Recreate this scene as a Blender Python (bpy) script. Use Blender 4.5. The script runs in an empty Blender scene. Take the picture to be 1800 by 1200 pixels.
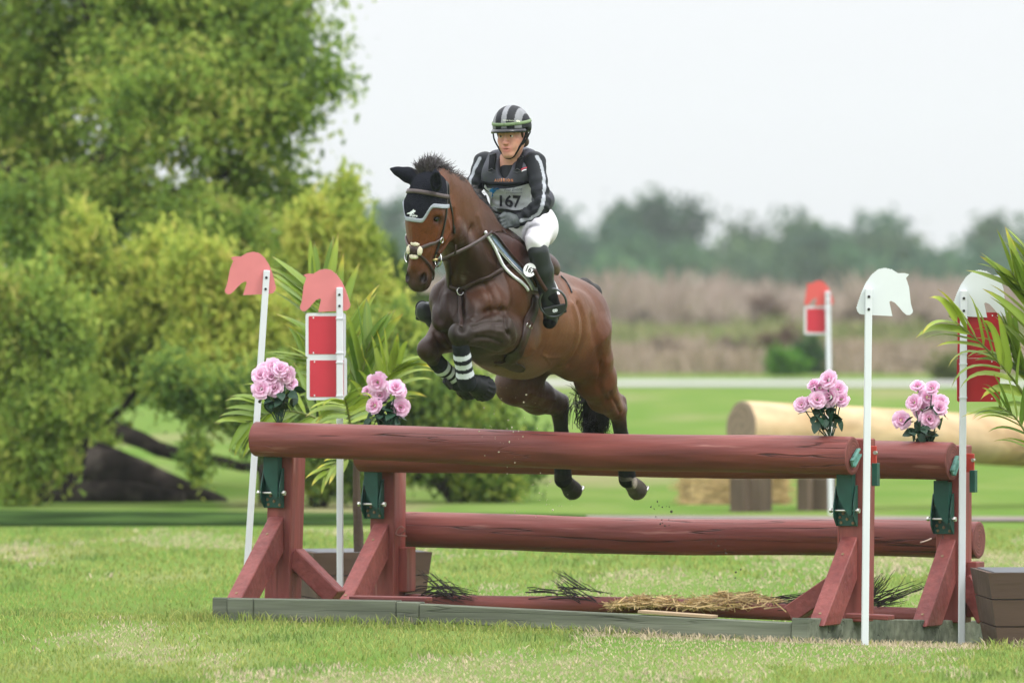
import bpy, bmesh, math, random
import numpy as np
from mathutils import Vector, Matrix, Euler
from mathutils.bvhtree import BVHTree

random.seed(7)
RNG = np.random.default_rng(11)
R = math.radians
SC = bpy.context.scene
COL = SC.collection

# ------------------------------------------------------------------ camera, light, exposure
CAMH, FPX, HOR = 1.77, 13400.0, 524.0        # eye height, focal length in photo pixels, horizon row
cam = bpy.data.cameras.new('camera')
cam.lens = FPX * 36 / 1800
cam.sensor_width = 36
cam.shift_y = -(600 - HOR) / 1800
cam.clip_start, cam.clip_end = 0.5, 3000
cam.dof.use_dof = True
cam.dof.focus_distance = 40.1
cam.dof.aperture_fstop = 3.5
camo = bpy.data.objects.new('camera', cam)
COL.objects.link(camo)
camo.location = (0, 0, CAMH)
camo.rotation_euler = (R(90), 0, 0)
SC.camera = camo

SUN_EL, SUN_AZ = 52.0, 128.0                   # azimuth from +Y (view direction) clockwise to +X
world = bpy.data.worlds.new('World')
SC.world = world
world.use_nodes = True
wn, wl = world.node_tree.nodes, world.node_tree.links
wn.clear()
wo = wn.new('ShaderNodeOutputWorld')
bg = wn.new('ShaderNodeBackground')
bg.inputs['Strength'].default_value = 0.1
sky = wn.new('ShaderNodeTexSky')
sky.sky_type = 'NISHITA'
sky.sun_disc = False
sky.sun_elevation = R(SUN_EL)
sky.sun_rotation = R(SUN_AZ)
tc = wn.new('ShaderNodeTexCoord')
sep = wn.new('ShaderNodeSeparateXYZ')
ramp = wn.new('ShaderNodeMapRange')            # overcast sky: zenith about three times the horizon
ramp.inputs['From Min'].default_value = 0.0
ramp.inputs['From Max'].default_value = 1.0
ramp.inputs['To Min'].default_value = 7.35
ramp.inputs['To Max'].default_value = 30.0
ns = wn.new('ShaderNodeTexNoise')
ns.inputs['Scale'].default_value = 5.0
ns.inputs['Detail'].default_value = 4.0
nm = wn.new('ShaderNodeMapRange')
nm.inputs['To Min'].default_value = 0.97
nm.inputs['To Max'].default_value = 1.03
mul = wn.new('ShaderNodeMath'); mul.operation = 'MULTIPLY'
cmb = wn.new('ShaderNodeMix'); cmb.data_type = 'RGBA'; cmb.blend_type = 'MULTIPLY'
cmb.inputs['Factor'].default_value = 1.0
cmb.inputs['B'].default_value = (0.95, 0.968, 1.0, 1)
mx = wn.new('ShaderNodeMix'); mx.data_type = 'RGBA'
mx.inputs['Factor'].default_value = 0.94       # cloud cover
wl.new(tc.outputs['Generated'], sep.inputs[0])
wl.new(tc.outputs['Generated'], ns.inputs['Vector'])
wl.new(sep.outputs['Z'], ramp.inputs['Value'])
wl.new(ns.outputs['Fac'], nm.inputs['Value'])
wl.new(ramp.outputs[0], mul.inputs[0])
wl.new(nm.outputs[0], mul.inputs[1])
wl.new(mul.outputs[0], cmb.inputs['A'])
wl.new(sky.outputs[0], mx.inputs['A'])
wl.new(cmb.outputs['Result'], mx.inputs['B'])
wl.new(mx.outputs['Result'], bg.inputs['Color'])
wl.new(bg.outputs[0], wo.inputs['Surface'])

sl = bpy.data.lights.new('sun', 'SUN')
sl.energy = 1.5
sl.angle = R(16)
sl.color = (1.0, 0.96, 0.9)
so = bpy.data.objects.new('sun', sl)
COL.objects.link(so)
sd = Vector((math.sin(R(SUN_AZ)) * math.cos(R(SUN_EL)), math.cos(R(SUN_AZ)) * math.cos(R(SUN_EL)), math.sin(R(SUN_EL))))
so.rotation_euler = (-sd).to_track_quat('-Z', 'Y').to_euler()
so.location = (8, 20, 25)

vs = SC.view_settings
vs.view_transform = 'Standard'
vs.look = 'None'
vs.exposure = 0.25
vs.gamma = 1.0
vs.use_curve_mapping = False
SC.display_settings.display_device = 'sRGB'
SC.cycles.use_denoising = True
SC.cycles.max_bounces = 8
SC.cycles.transparent_max_bounces = 8
SC.cycles.volume_bounces = 1
SC.cycles.caustics_reflective = False
SC.cycles.caustics_refractive = False

# ------------------------------------------------------------------ helpers: placing
def P(px, py, Y):
    """world point at depth Y seen at photo pixel (px, py)"""
    return np.array(((px - 900) / FPX * Y, Y, CAMH + (HOR - py) * Y / FPX))

def smooth01(t):
    t = np.clip(t, 0, 1)
    return t * t * (3 - 2 * t)

JA = R(24.5)
JU = np.array((math.cos(JA), -math.sin(JA), 0.)); JN = np.array((math.sin(JA), math.cos(JA), 0.))   # along the jump rails; away from the camera
def ground_z(x, y):
    """gentle swell of the turf under the jump"""
    x = np.asarray(x, float); y = np.asarray(y, float)
    dx, dy = x + 1.615, y - 41.0
    p = dx * JU[0] + dy * JU[1]; d = dx * JN[0] + dy * JN[1]
    pl = .03 - .045 * np.clip(d, -.6, 2.6) - .0133 * np.clip(p, -1, 4.6)
    w = smooth01((d + 4.2) / 3.2) * (1 - smooth01((d - 2.6) / 5)) * (1 - smooth01((np.abs(p - 1.7) - 3) / 3))
    far = 0.05 * np.sin(x * .11 + 1) * smooth01((y - 60) / 40)
    bank = 0.0
    return pl * w + far + bank

# ------------------------------------------------------------------ helpers: objects
ORG = {}

def props(o, label=None, cat=None, group=None, kind=None):
    if label: o['label'] = label
    if cat: o['category'] = cat
    if group: o['group'] = group
    if kind: o['kind'] = kind
    return o

def thing(name, label, cat, loc, group=None):
    o = bpy.data.objects.new(name, None)
    o.empty_display_size = 0.2
    COL.objects.link(o)
    o.location = [float(v) for v in loc]
    ORG[o] = np.array([float(v) for v in loc])
    return props(o, label, cat, group)

def mesh_from(name, V, F, mats=None, cols=None, smooth=True, fmat=None):
    """V (n,3); F a list of faces or an (m,k) array; cols (n,3) linear colours as attribute Col"""
    me = bpy.data.meshes.new(name)
    V = np.asarray(V, np.float32)
    if isinstance(F, np.ndarray):
        m, k = F.shape
        me.vertices.add(len(V)); me.vertices.foreach_set('co', V.ravel())
        me.loops.add(m * k); me.loops.foreach_set('vertex_index', F.astype(np.int32).ravel())
        me.polygons.add(m)
        me.polygons.foreach_set('loop_start', np.arange(0, m * k, k, dtype=np.int32))
        me.polygons.foreach_set('loop_total', np.full(m, k, np.int32))
        me.update(calc_edges=True)
    else:
        me.from_pydata([tuple(float(c) for c in v) for v in V], [], [tuple(int(i) for i in f) for f in F])
        me.update()
    if cols is not None:
        a = me.color_attributes.new('Col', 'FLOAT_COLOR', 'POINT')
        c4 = np.ones((len(V), 4), np.float32); c4[:, :3] = cols
        a.data.foreach_set('color', c4.ravel())
    if smooth:
        me.polygons.foreach_set('use_smooth', np.ones(len(me.polygons), bool))
    if mats is not None:
        for mm in (mats if isinstance(mats, (list, tuple)) else [mats]):
            me.materials.append(mm)
    if fmat is not None:
        me.polygons.foreach_set('material_index', np.asarray(fmat, np.int32))
    return me

def root_org(parent):
    p = parent
    while p.parent: p = p.parent
    return ORG.get(p, np.zeros(3))

def obj(name, V, F, mat, parent=None, cols=None, smooth=True, fmat=None, kind=None, local=False, label=None):
    V = np.asarray(V, float)
    if parent is not None and not local:
        V = V - root_org(parent)
    me = mesh_from(name, V, F, mat, cols, smooth, fmat)
    o = bpy.data.objects.new(name, me)
    COL.objects.link(o)
    if parent is not None: o.parent = parent
    if kind: o['kind'] = kind
    if label: o['label'] = label
    return o

def link_mesh(name, me, parent=None):
    o = bpy.data.objects.new(name, me)
    COL.objects.link(o)
    if parent is not None: o.parent = parent
    return o

def copy_tree(o, parent=None):
    c = o.copy(); COL.objects.link(c)
    if parent is not None: c.parent = parent
    for ch in list(o.children): copy_tree(ch, c)
    return c

class MB:
    """collects shapes into one mesh"""
    def __init__(self): self.V = []; self.F = []; self.M = []; self.n = 0
    def add(self, V, F, m=0):
        V = np.asarray(V, float)
        self.V.append(V)
        for f in F: self.F.append(tuple(int(i) + self.n for i in f)); self.M.append(m)
        self.n += len(V)
        return self
    def box(self, c, ax, half, m=0, bev=0.0):
        c = np.asarray(c, float); ax = [np.asarray(a, float) / np.linalg.norm(a) for a in ax]
        bm = bmesh.new(); bmesh.ops.create_cube(bm, size=2)
        for v in bm.verts:
            v.co = Vector((v.co.x * half[0], v.co.y * half[1], v.co.z * half[2]))
        if bev > 0:
            bmesh.ops.bevel(bm, geom=list(bm.edges), offset=bev, segments=1, affect='EDGES', profile=.5)
        bm.verts.index_update()
        V = np.array([c + ax[0] * v.co.x + ax[1] * v.co.y + ax[2] * v.co.z for v in bm.verts])
        F = [[v.index for v in f.verts] for f in bm.faces]
        bm.free()
        return self.add(V, F, m)
    def beam(self, p0, p1, w, h, up=(0, 0, 1), m=0, bev=0.004):
        p0 = np.asarray(p0, float); p1 = np.asarray(p1, float)
        d = p1 - p0; L = np.linalg.norm(d); d /= L
        s = np.cross(d, up); s /= np.linalg.norm(s); u = np.cross(s, d)
        return self.box((p0 + p1) / 2, (d, s, u), (L / 2, w / 2, h / 2), m, bev)
    def tube(self, pts, rad, seg=8, m=0, cap=True):
        V, F = tube_geo(pts, rad, seg, cap)
        return self.add(V, F, m)
    def prism(self, poly, c, ax, ay, az, th, m=0):
        """2D outline extruded by th along az"""
        poly = np.asarray(poly, float); n = len(poly)
        c = np.asarray(c, float)
        f = c + poly[:, :1] * np.asarray(ax) + poly[:, 1:2] * np.asarray(ay)
        b = f + np.asarray(az) * th
        F = [list(range(n)), list(range(2 * n - 1, n - 1, -1))]
        F += [[i, n + i, n + (i + 1) % n, (i + 1) % n] for i in range(n)]
        return self.add(np.vstack([f, b]), F, m)
    def build(self, name, mat, parent=None, smooth=False, **k):
        V = np.vstack(self.V)
        o = obj(name, V, self.F, mat, parent, smooth=smooth, fmat=self.M if isinstance(mat, (list, tuple)) else None, **k)
        return o

def frames(pts):
    pts = np.asarray(pts, float)
    t = np.gradient(pts, axis=0)
    t /= np.linalg.norm(t, axis=1)[:, None] + 1e-12
    ref = np.array((0., 0, 1)) if abs(t[0][2]) < .9 else np.array((1., 0, 0))
    n = np.cross(t[0], ref); n /= np.linalg.norm(n)
    N = [n]
    for i in range(1, len(pts)):
        n = N[-1] - t[i] * np.dot(N[-1], t[i]); n /= np.linalg.norm(n) + 1e-12
        N.append(n)
    N = np.array(N)
    return t, N, np.cross(t, N)

def tube_geo(pts, rad, seg=8, cap=True):
    pts = np.asarray(pts, float)
    rad = np.broadcast_to(np.asarray(rad, float), (len(pts),))
    t, N, B = frames(pts)
    a = np.linspace(0, 2 * math.pi, seg, endpoint=False)
    V = (pts[:, None] + rad[:, None, None] * (np.cos(a)[None, :, None] * N[:, None] + np.sin(a)[None, :, None] * B[:, None])).reshape(-1, 3)
    F = []
    for i in range(len(pts) - 1):
        for j in range(seg):
            k = (j + 1) % seg
            F.append((i * seg + j, i * seg + k, (i + 1) * seg + k, (i + 1) * seg + j))
    if cap:
        F.append(tuple(range(seg - 1, -1, -1)))
        F.append(tuple((len(pts) - 1) * seg + j for j in range(seg)))
    return V, F

def spline(pts, n):
    pts = np.asarray(pts, float)
    m = len(pts)
    if m == 2: return pts[0] + np.linspace(0, 1, n)[:, None] * (pts[1] - pts[0])
    Q = np.vstack([2 * pts[0] - pts[1], pts, 2 * pts[-1] - pts[-2]])
    out = []
    for u in np.linspace(0, m - 1 - 1e-9, n):
        i = int(u); t = u - i
        p0, p1, p2, p3 = Q[i], Q[i + 1], Q[i + 2], Q[i + 3]
        out.append(.5 * (2 * p1 + (p2 - p0) * t + (2 * p0 - 5 * p1 + 4 * p2 - p3) * t * t + (3 * p1 - p0 - 3 * p2 + p3) * t ** 3))
    return np.array(out)

def text_mesh(body, size, extrude=0.0, shear=0.0, bold=0.0):
    """flat lettering as arrays, centred"""
    cu = bpy.data.curves.new('lettering', 'FONT')
    cu.body = body; cu.size = size; cu.extrude = extrude; cu.shear = shear; cu.offset = bold
    cu.align_x = 'CENTER'; cu.align_y = 'CENTER'; cu.resolution_u = 3
    o = bpy.data.objects.new('lettering', cu); COL.objects.link(o)
    dg = bpy.context.evaluated_depsgraph_get()
    me = bpy.data.meshes.new_from_object(o.evaluated_get(dg))
    V = np.array([v.co[:] for v in me.vertices]); F = [list(p.vertices) for p in me.polygons]
    bpy.data.objects.remove(o); bpy.data.curves.remove(cu); bpy.data.meshes.remove(me)
    return V, F

# ------------------------------------------------------------------ helpers: materials
def mat(name, col=(.5, .5, .5), rough=.6, attr=False, var=0.0, vscale=8.0, vstretch=None, bump=0.0, bscale=40.0,
        bstretch=None, spec=.4, metal=0.0, sheen=0.0, coat=0.0, trans=0.0, col2=None, c2scale=5.0, c2lo=.45, c2hi=.6,
        cracks=None, chips=None, hsv=None, roughvar=0.0, rot=None):
    m = bpy.data.materials.new(name)
    m.use_nodes = True
    n, l = m.node_tree.nodes, m.node_tree.links
    b = n['Principled BSDF']
    b.inputs['Roughness'].default_value = rough
    b.inputs['Specular IOR Level'].default_value = spec
    b.inputs['Metallic'].default_value = metal
    b.inputs['Sheen Weight'].default_value = sheen
    b.inputs['Coat Weight'].default_value = coat
    tcn = n.new('ShaderNodeTexCoord')
    def vec(st):
        mp = n.new('ShaderNodeMapping')
        l.new(tcn.outputs['Object'], mp.inputs['Vector'])
        if rot: mp.inputs['Rotation'].default_value = rot
        if st:
            m2 = n.new('ShaderNodeMapping')
            m2.inputs['Scale'].default_value = st
            l.new(mp.outputs[0], m2.inputs['Vector'])
            return m2.outputs[0]
        return mp.outputs[0]
    def noise(sc, st, det=5.0):
        t = n.new('ShaderNodeTexNoise')
        t.inputs['Scale'].default_value = sc; t.inputs['Detail'].default_value = det
        l.new(vec(st), t.inputs['Vector'])
        return t.outputs['Fac']
    def rng(src, lo, hi, a, c):
        r = n.new('ShaderNodeMapRange')
        r.inputs['From Min'].default_value = lo; r.inputs['From Max'].default_value = hi
        r.inputs['To Min'].default_value = a; r.inputs['To Max'].default_value = c
        l.new(src, r.inputs['Value']); return r.outputs[0]
    def mixc(f, A, B, bt='MIX'):
        x = n.new('ShaderNodeMix'); x.data_type = 'RGBA'; x.blend_type = bt
        for key, val in (('Factor', f), ('A', A), ('B', B)):
            if isinstance(val, (int, float)): x.inputs[key].default_value = val
            elif isinstance(val, tuple): x.inputs[key].default_value = (*val, 1)
            else: l.new(val, x.inputs[key])
        return x.outputs['Result']
    if attr:
        a = n.new('ShaderNodeAttribute'); a.attribute_name = 'Col'
        c = a.outputs['Color']
    else:
        r = n.new('ShaderNodeRGB'); r.outputs[0].default_value = (*col, 1); c = r.outputs[0]
    if col2 is not None:
        c = mixc(rng(noise(c2scale, vstretch), c2lo, c2hi, 0, 1), c, col2)
    if var > 0:
        v = rng(noise(vscale, vstretch), .3, .7, 1 - var, 1 + var)
        g = n.new('ShaderNodeCombineColor')
        for k in range(3): l.new(v, g.inputs[k])
        c = mixc(1.0, c, g.outputs[0], 'MULTIPLY')
    hgt = None
    if bump > 0:
        hgt = noise(bscale, bstretch, 6.0)
    if cracks:
        # long dark splits along the grain: (scale, stretch, width, colour)
        cs, cst, cw, ccol = cracks
        t = noise(cs, cst, 3.0)
        d = n.new('ShaderNodeMath'); d.operation = 'SUBTRACT'; d.inputs[1].default_value = .5; l.new(t, d.inputs[0])
        ab = n.new('ShaderNodeMath'); ab.operation = 'ABSOLUTE'; l.new(d.outputs[0], ab.inputs[0])
        line = rng(ab.outputs[0], 0, cw, 1, 0)
        gate = rng(noise(cs * .45, tuple(s * .6 for s in cst), 2.0), .5, .6, 0, 1)
        mm = n.new('ShaderNodeMath'); mm.operation = 'MULTIPLY'; l.new(line, mm.inputs[0]); l.new(gate, mm.inputs[1])
        c = mixc(mm.outputs[0], c, ccol)
        if hgt is not None:
            s2 = n.new('ShaderNodeMath'); s2.operation = 'SUBTRACT'; l.new(hgt, s2.inputs[0]); l.new(mm.outputs[0], s2.inputs[1]); hgt = s2.outputs[0]
    if chips:
        cs, lo_, hi_, ccol = chips
        c = mixc(rng(noise(cs, vstretch, 3.0), lo_, hi_, 0, .8), c, ccol)
    if roughvar > 0:
        l.new(rng(noise(vscale * 1.7, vstretch), .3, .7, rough - roughvar, rough + roughvar), b.inputs['Roughness'])
    l.new(c, b.inputs['Base Color'])
    if hgt is not None:
        bp = n.new('ShaderNodeBump'); bp.inputs['Strength'].default_value = bump; bp.inputs['Distance'].default_value = .01
        l.new(hgt, bp.inputs['Height']); l.new(bp.outputs[0], b.inputs['Normal'])
    if trans > 0:
        tr = n.new('ShaderNodeBsdfTranslucent'); l.new(c, tr.inputs['Color'])
        ms = n.new('ShaderNodeMixShader'); ms.inputs[0].default_value = trans
        out = n['Material Output']
        l.new(b.outputs[0], ms.inputs[1]); l.new(tr.outputs[0], ms.inputs[2]); l.new(ms.outputs[0], out.inputs['Surface'])
    return m

# ------------------------------------------------------------------ helpers: distance-field sculpting
class Sculpt:
    def __init__(self, h): self.h = h; self.pr = []
    def cone(self, a, b, ra, rb, k=.03, col=None, flat=None, sub=False):
        self.pr.append(('c', np.asarray(a, float), np.asarray(b, float), ra, rb, k, col, flat, sub)); return self
    def chain(self, pts, rad, k=.03, col=None, flat=None):
        for i in range(len(pts) - 1):
            self.cone(pts[i], pts[i + 1], rad[i], rad[i + 1], k, col[i] if isinstance(col, list) else col, flat)
        return self
    def ell(self, c, r, ax=None, k=.03, col=None, sub=False):
        ax = np.eye(3) if ax is None else np.array([np.asarray(a, float) / np.linalg.norm(a) for a in ax])
        self.pr.append(('e', np.asarray(c, float), np.asarray(r, float), ax, None, k, col, None, sub)); return self
    @staticmethod
    def dist(p, X):
        if p[0] == 'c':
            _, a, b, ra, rb, k, col, flat, sub = p
            if flat is not None:
                ax, f = flat
                q = X - a; q = q + (1 / f - 1) * (q @ ax)[..., None] * ax
                ba = b - a; ba = ba + (1 / f - 1) * np.dot(ba, ax) * ax
            else:
                q = X - a; ba = b - a
            t = np.clip((q @ ba) / (np.dot(ba, ba) + 1e-12), 0, 1)
            d = np.linalg.norm(q - t[..., None] * ba, axis=-1) - (ra + (rb - ra) * t)
            return d * (min(1, flat[1]) ** .5 if flat is not None else 1)
        _, c, r, ax, _, k, col, flat, sub = p
        q = ((X - c) @ ax.T) / r
        k0 = np.linalg.norm(q, axis=-1); k1 = np.linalg.norm(q / r, axis=-1)
        return k0 * (k0 - 1) / (k1 + 1e-9)
    def bounds(self, p):
        m = p[5] + 2.5 * self.h
        if p[0] == 'c':
            rr = max(p[3], p[4]) + m
            return np.minimum(p[1], p[2]) - rr, np.maximum(p[1], p[2]) + rr
        e = np.sqrt(((p[3] * p[2][:, None]) ** 2).sum(0)) * 1.05 + m
        return p[1] - e, p[1] + e
    def run(self, noise=None, cut=None):
        h = self.h
        B = [self.bounds(p) for p in self.pr if not p[8]]
        lo = np.min([b[0] for b in B], 0); hi = np.max([b[1] for b in B], 0)
        n = np.ceil((hi - lo) / h).astype(int) + 1
        F = np.full(n, .5, np.float32)
        g = [lo[i] + h * np.arange(n[i]) for i in range(3)]
        for p in self.pr:
            b0, b1 = self.bounds(p)
            i0 = np.clip(((b0 - lo) / h).astype(int), 0, n); i1 = np.clip(((b1 - lo) / h).astype(int) + 1, 0, n)
            if (i1 <= i0).any(): continue
            s = tuple(slice(i0[i], i1[i]) for i in range(3))
            X = np.stack(np.meshgrid(*[g[i][s[i]] for i in range(3)], indexing='ij'), -1).astype(np.float32)
            d = self.dist(p, X).astype(np.float32)
            f = F[s]; k = p[5]
            if p[8]:
                hh = np.maximum(k - np.abs(f + d), 0) / k
                F[s] = np.maximum(f, -d) + hh * hh * k * .25
            else:
                hh = np.maximum(k - np.abs(f - d), 0) / k
                F[s] = np.minimum(f, d) - hh * hh * k * .25
        if noise is not None or cut is not None:
            X = np.stack(np.meshgrid(*g, indexing='ij'), -1).astype(np.float32)
            if noise is not None: F = F + noise(X).astype(np.float32)
            if cut is not None: F = np.maximum(F, cut(X).astype(np.float32))
        V, Q = surface_nets(F, lo, h)
        return V, Q
    def colours(self, V, sig=.02):
        num = np.zeros((len(V), 3)); den = np.zeros(len(V)) + 1e-9
        for p in self.pr:
            if p[6] is None or p[8]: continue
            w = np.exp(-np.clip(self.dist(p, V), -.03, 1) / sig)
            num += w[:, None] * np.asarray(p[6]); den += w
        return num / den[:, None]

def surface_nets(F, lo, h):
    S = F < 0
    c = S[:-1, :-1, :-1].astype(np.int8)
    cnt = np.zeros_like(c)
    n = np.array(F.shape) - 1
    for dx in (0, 1):
        for dy in (0, 1):
            for dz in (0, 1):
                cnt += S[dx:dx + n[0], dy:dy + n[1], dz:dz + n[2]]
    I = np.argwhere((cnt > 0) & (cnt < 8))
    idx = np.full(n, -1, np.int32)
    idx[I[:, 0], I[:, 1], I[:, 2]] = np.arange(len(I))
    acc = np.zeros((len(I), 3)); num = np.zeros(len(I))
    cor = [(a, b, c_) for a in (0, 1) for b in (0, 1) for c_ in (0, 1)]
    for a in cor:
        for ax in range(3):
            if a[ax]: continue
            b = list(a); b[ax] = 1
            fa = F[I[:, 0] + a[0], I[:, 1] + a[1], I[:, 2] + a[2]].astype(float)
            fb = F[I[:, 0] + b[0], I[:, 1] + b[1], I[:, 2] + b[2]].astype(float)
            m = (fa < 0) != (fb < 0)
            t = np.where(m, fa / np.where(m, fa - fb, 1), 0)
            pos = np.tile(np.array(a, float), (len(I), 1)); pos[:, ax] += t
            acc += pos * m[:, None]; num += m
    V = lo + h * (I + acc / num[:, None])
    Q = []
    for ax in range(3):
        u, v = (ax + 1) % 3, (ax + 2) % 3
        sl0 = [slice(None)] * 3; sl1 = [slice(None)] * 3
        sl0[ax] = slice(0, -1); sl1[ax] = slice(1, None)
        A = S[tuple(sl0)]; B = S[tuple(sl1)]
        E = np.argwhere(A != B)
        ok = (E[:, u] > 0) & (E[:, v] > 0) & (E[:, u] < n[u]) & (E[:, v] < n[v])
        E = E[ok]
        def at(du, dv):
            q = E.copy(); q[:, u] -= du; q[:, v] -= dv
            return idx[q[:, 0], q[:, 1], q[:, 2]]
        q = np.stack([at(1, 1), at(0, 1), at(0, 0), at(1, 0)], 1)
        flip = ~A[E[:, 0], E[:, 1], E[:, 2]]
        q[flip] = q[flip][:, ::-1]
        Q.append(q)
    Q = np.vstack(Q)
    Q = Q[(Q >= 0).all(1)]
    return V, Q

def relax(V, Q, it=2, f=.5):
    for _ in range(it):
        s = np.zeros_like(V); c = np.zeros(len(V))
        for a, b in ((0, 1), (1, 2), (2, 3), (3, 0)):
            np.add.at(s, Q[:, a], V[Q[:, b]]); np.add.at(s, Q[:, b], V[Q[:, a]])
            np.add.at(c, Q[:, a], 1); np.add.at(c, Q[:, b], 1)
        V = V + f * (s / np.maximum(c, 1)[:, None] - V)
    return V

def vnoise(X, s, seed=0):
    """cheap smooth noise from summed sines"""
    r = np.random.default_rng(seed)
    o = np.zeros(X.shape[:-1])
    for i in range(5):
        d = r.normal(size=3); d /= np.linalg.norm(d)
        o += np.sin((X @ d) * s * (1 + .35 * i) + r.uniform(0, 6.28))
    return o / 5

def bvh_of(V, Q):
    return BVHTree.FromPolygons([tuple(v) for v in V.tolist()], [tuple(q) for q in Q.tolist()])

def hit(bvh, px, py, near=30.0):
    """first point of a surface under photo pixel (px, py), with its normal"""
    d = Vector(((px - 900) / FPX, 1, (HOR - py) / FPX)).normalized()
    r = bvh.ray_cast(Vector((0, 0, CAMH)) + d * near, d)
    return (np.array(r[0]), np.array(r[1])) if r[0] is not None else (None, None)

def strap(pts, width, thick, bvh=None, n=40, lift=.002, nrm=None, closed=False):
    """flat strap along pts, laid on a surface; returns V, F"""
    C = spline(pts, n)
    N = np.zeros_like(C)
    if bvh is not None:
        for i, c in enumerate(C):
            p, q, _, _ = bvh.find_nearest(Vector(c))
            N[i] = q; C[i] = np.array(p) + np.array(q) * lift
        for _ in range(3):
            N[1:-1] = (N[:-2] + N[1:-1] * 2 + N[2:]) / 4
            C[1:-1] = (C[:-2] + C[1:-1] * 2 + C[2:]) / 4
    else:
        N[:] = nrm
    T = np.gradient(C, axis=0)
    N -= T * (np.sum(N * T, 1) / (np.sum(T * T, 1) + 1e-12))[:, None]
    N /= np.linalg.norm(N, axis=1)[:, None] + 1e-12
    W = np.cross(T, N); W /= np.linalg.norm(W, axis=1)[:, None] + 1e-12
    w = np.broadcast_to(np.asarray(width, float), (n,))[:, None] / 2
    prof = [(-1, 0), (-.85, 1), (.85, 1), (1, 0), (.9, -.4), (-.9, -.4)]
    V = np.stack([C + W * w * a + N * thick * b for a, b in prof], 1).reshape(-1, 3)
    k = len(prof); F = []
    for i in range(n - 1):
        for j in range(k):
            F.append((i * k + j, i * k + (j + 1) % k, (i + 1) * k + (j + 1) % k, (i + 1) * k + j))
    F += [tuple(range(k - 1, -1, -1)), tuple((n - 1) * k + j for j in range(k))]
    return V, F

def torus_geo(c, ax, ay, ra, rb, r, seg=28, ring=7):
    a = np.linspace(0, 2 * math.pi, seg, endpoint=False)
    ax = np.asarray(ax, float); ay = np.asarray(ay, float); az = np.cross(ax, ay)
    V = []; F = []
    for i, t in enumerate(a):
        c0 = np.asarray(c) + math.cos(t) * ra * ax + math.sin(t) * rb * ay
        o = math.cos(t) * ax + math.sin(t) * ay
        for j in range(ring):
            q = 2 * math.pi * j / ring
            V.append(c0 + r * (math.cos(q) * o + math.sin(q) * az))
            F.append((i * ring + j, i * ring + (j + 1) % ring, ((i + 1) % seg) * ring + (j + 1) % ring, ((i + 1) % seg) * ring + j))
    return np.array(V), F

def quads(C, A, B, cols=None, tip=1.0):
    """many separate quads: centre line from C, along A (length), half width B; tip scales the far width"""
    n = len(C)
    V = np.stack([C - B, C + B, C + A + B * tip, C + A - B * tip], 1).reshape(-1, 3)
    F = np.arange(n * 4, dtype=np.int32).reshape(n, 4)
    c = np.repeat(cols, 4, 0) if cols is not None else None
    return V, F, c
# ================================================================== SETTING
def attr_noise_mat(name, rough=.8, trans=.0, spec=.2):
    return mat(name, attr=True, rough=rough, trans=trans, spec=spec)

# ground: one sheet, finer near the jump
gx = np.unique(np.concatenate([np.linspace(-430, -9, 22), np.linspace(-9, 9, 73), np.linspace(9, 430, 22)]))
gy = np.unique(np.concatenate([np.linspace(-12, 33, 8), np.linspace(33, 66, 89), np.linspace(66, 170, 40), np.linspace(170, 880, 16)]))
GX, GY = np.meshgrid(gx, gy, indexing='ij')
V = np.stack([GX, GY, ground_z(GX, GY)], -1).reshape(-1, 3)
nx_, ny_ = len(gx), len(gy)
ii, jj = np.meshgrid(np.arange(nx_ - 1), np.arange(ny_ - 1), indexing='ij')
F = np.stack([ii * ny_ + jj, (ii + 1) * ny_ + jj, (ii + 1) * ny_ + jj + 1, ii * ny_ + jj + 1], -1).reshape(-1, 4)
gm = bpy.data.materials.new('turf'); gm.use_nodes = True
n, l = gm.node_tree.nodes, gm.node_tree.links
bs = n['Principled BSDF']; bs.inputs['Roughness'].default_value = .9; bs.inputs['Specular IOR Level'].default_value = .0
tcn = n.new('ShaderNodeTexCoord')
def gnoise(sc, st=(1, 1, 1), det=4):
    mp = n.new('ShaderNodeMapping'); mp.inputs['Scale'].default_value = st; l.new(tcn.outputs['Object'], mp.inputs['Vector'])
    t = n.new('ShaderNodeTexNoise'); t.inputs['Scale'].default_value = sc; t.inputs['Detail'].default_value = det
    l.new(mp.outputs[0], t.inputs['Vector']); return t.outputs['Fac']
def grng(src, lo, hi, a=0, c=1):
    r = n.new('ShaderNodeMapRange'); r.inputs['From Min'].default_value = lo; r.inputs['From Max'].default_value = hi
    r.inputs['To Min'].default_value = a; r.inputs['To Max'].default_value = c; l.new(src, r.inputs['Value']); return r.outputs[0]
def gmix(f, a, b):
    x = n.new('ShaderNodeMix'); x.data_type = 'RGBA'
    for key, val in (('Factor', f), ('A', a), ('B', b)):
        if isinstance(val, tuple): x.inputs[key].default_value = (*val, 1)
        else: l.new(val, x.inputs[key])
    return x.outputs['Result']
TURF = (.098, .168, .036); TURF2 = (.142, .192, .054); DRY = (.26, .215, .13)
c = gmix(grng(gnoise(.9, (1, .35, 1)), .4, .62), TURF, TURF2)
c = gmix(grng(gnoise(.35, (1, .30, 1)), .54, .68, 0, .75), c, DRY)
c = gmix(grng(gnoise(7, (1, 1, 1)), .35, .7, 0, .30), c, (.13, .22, .04))
l.new(c, bs.inputs['Base Color'])
obj('ground', V, F, gm, kind='structure')

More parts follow.
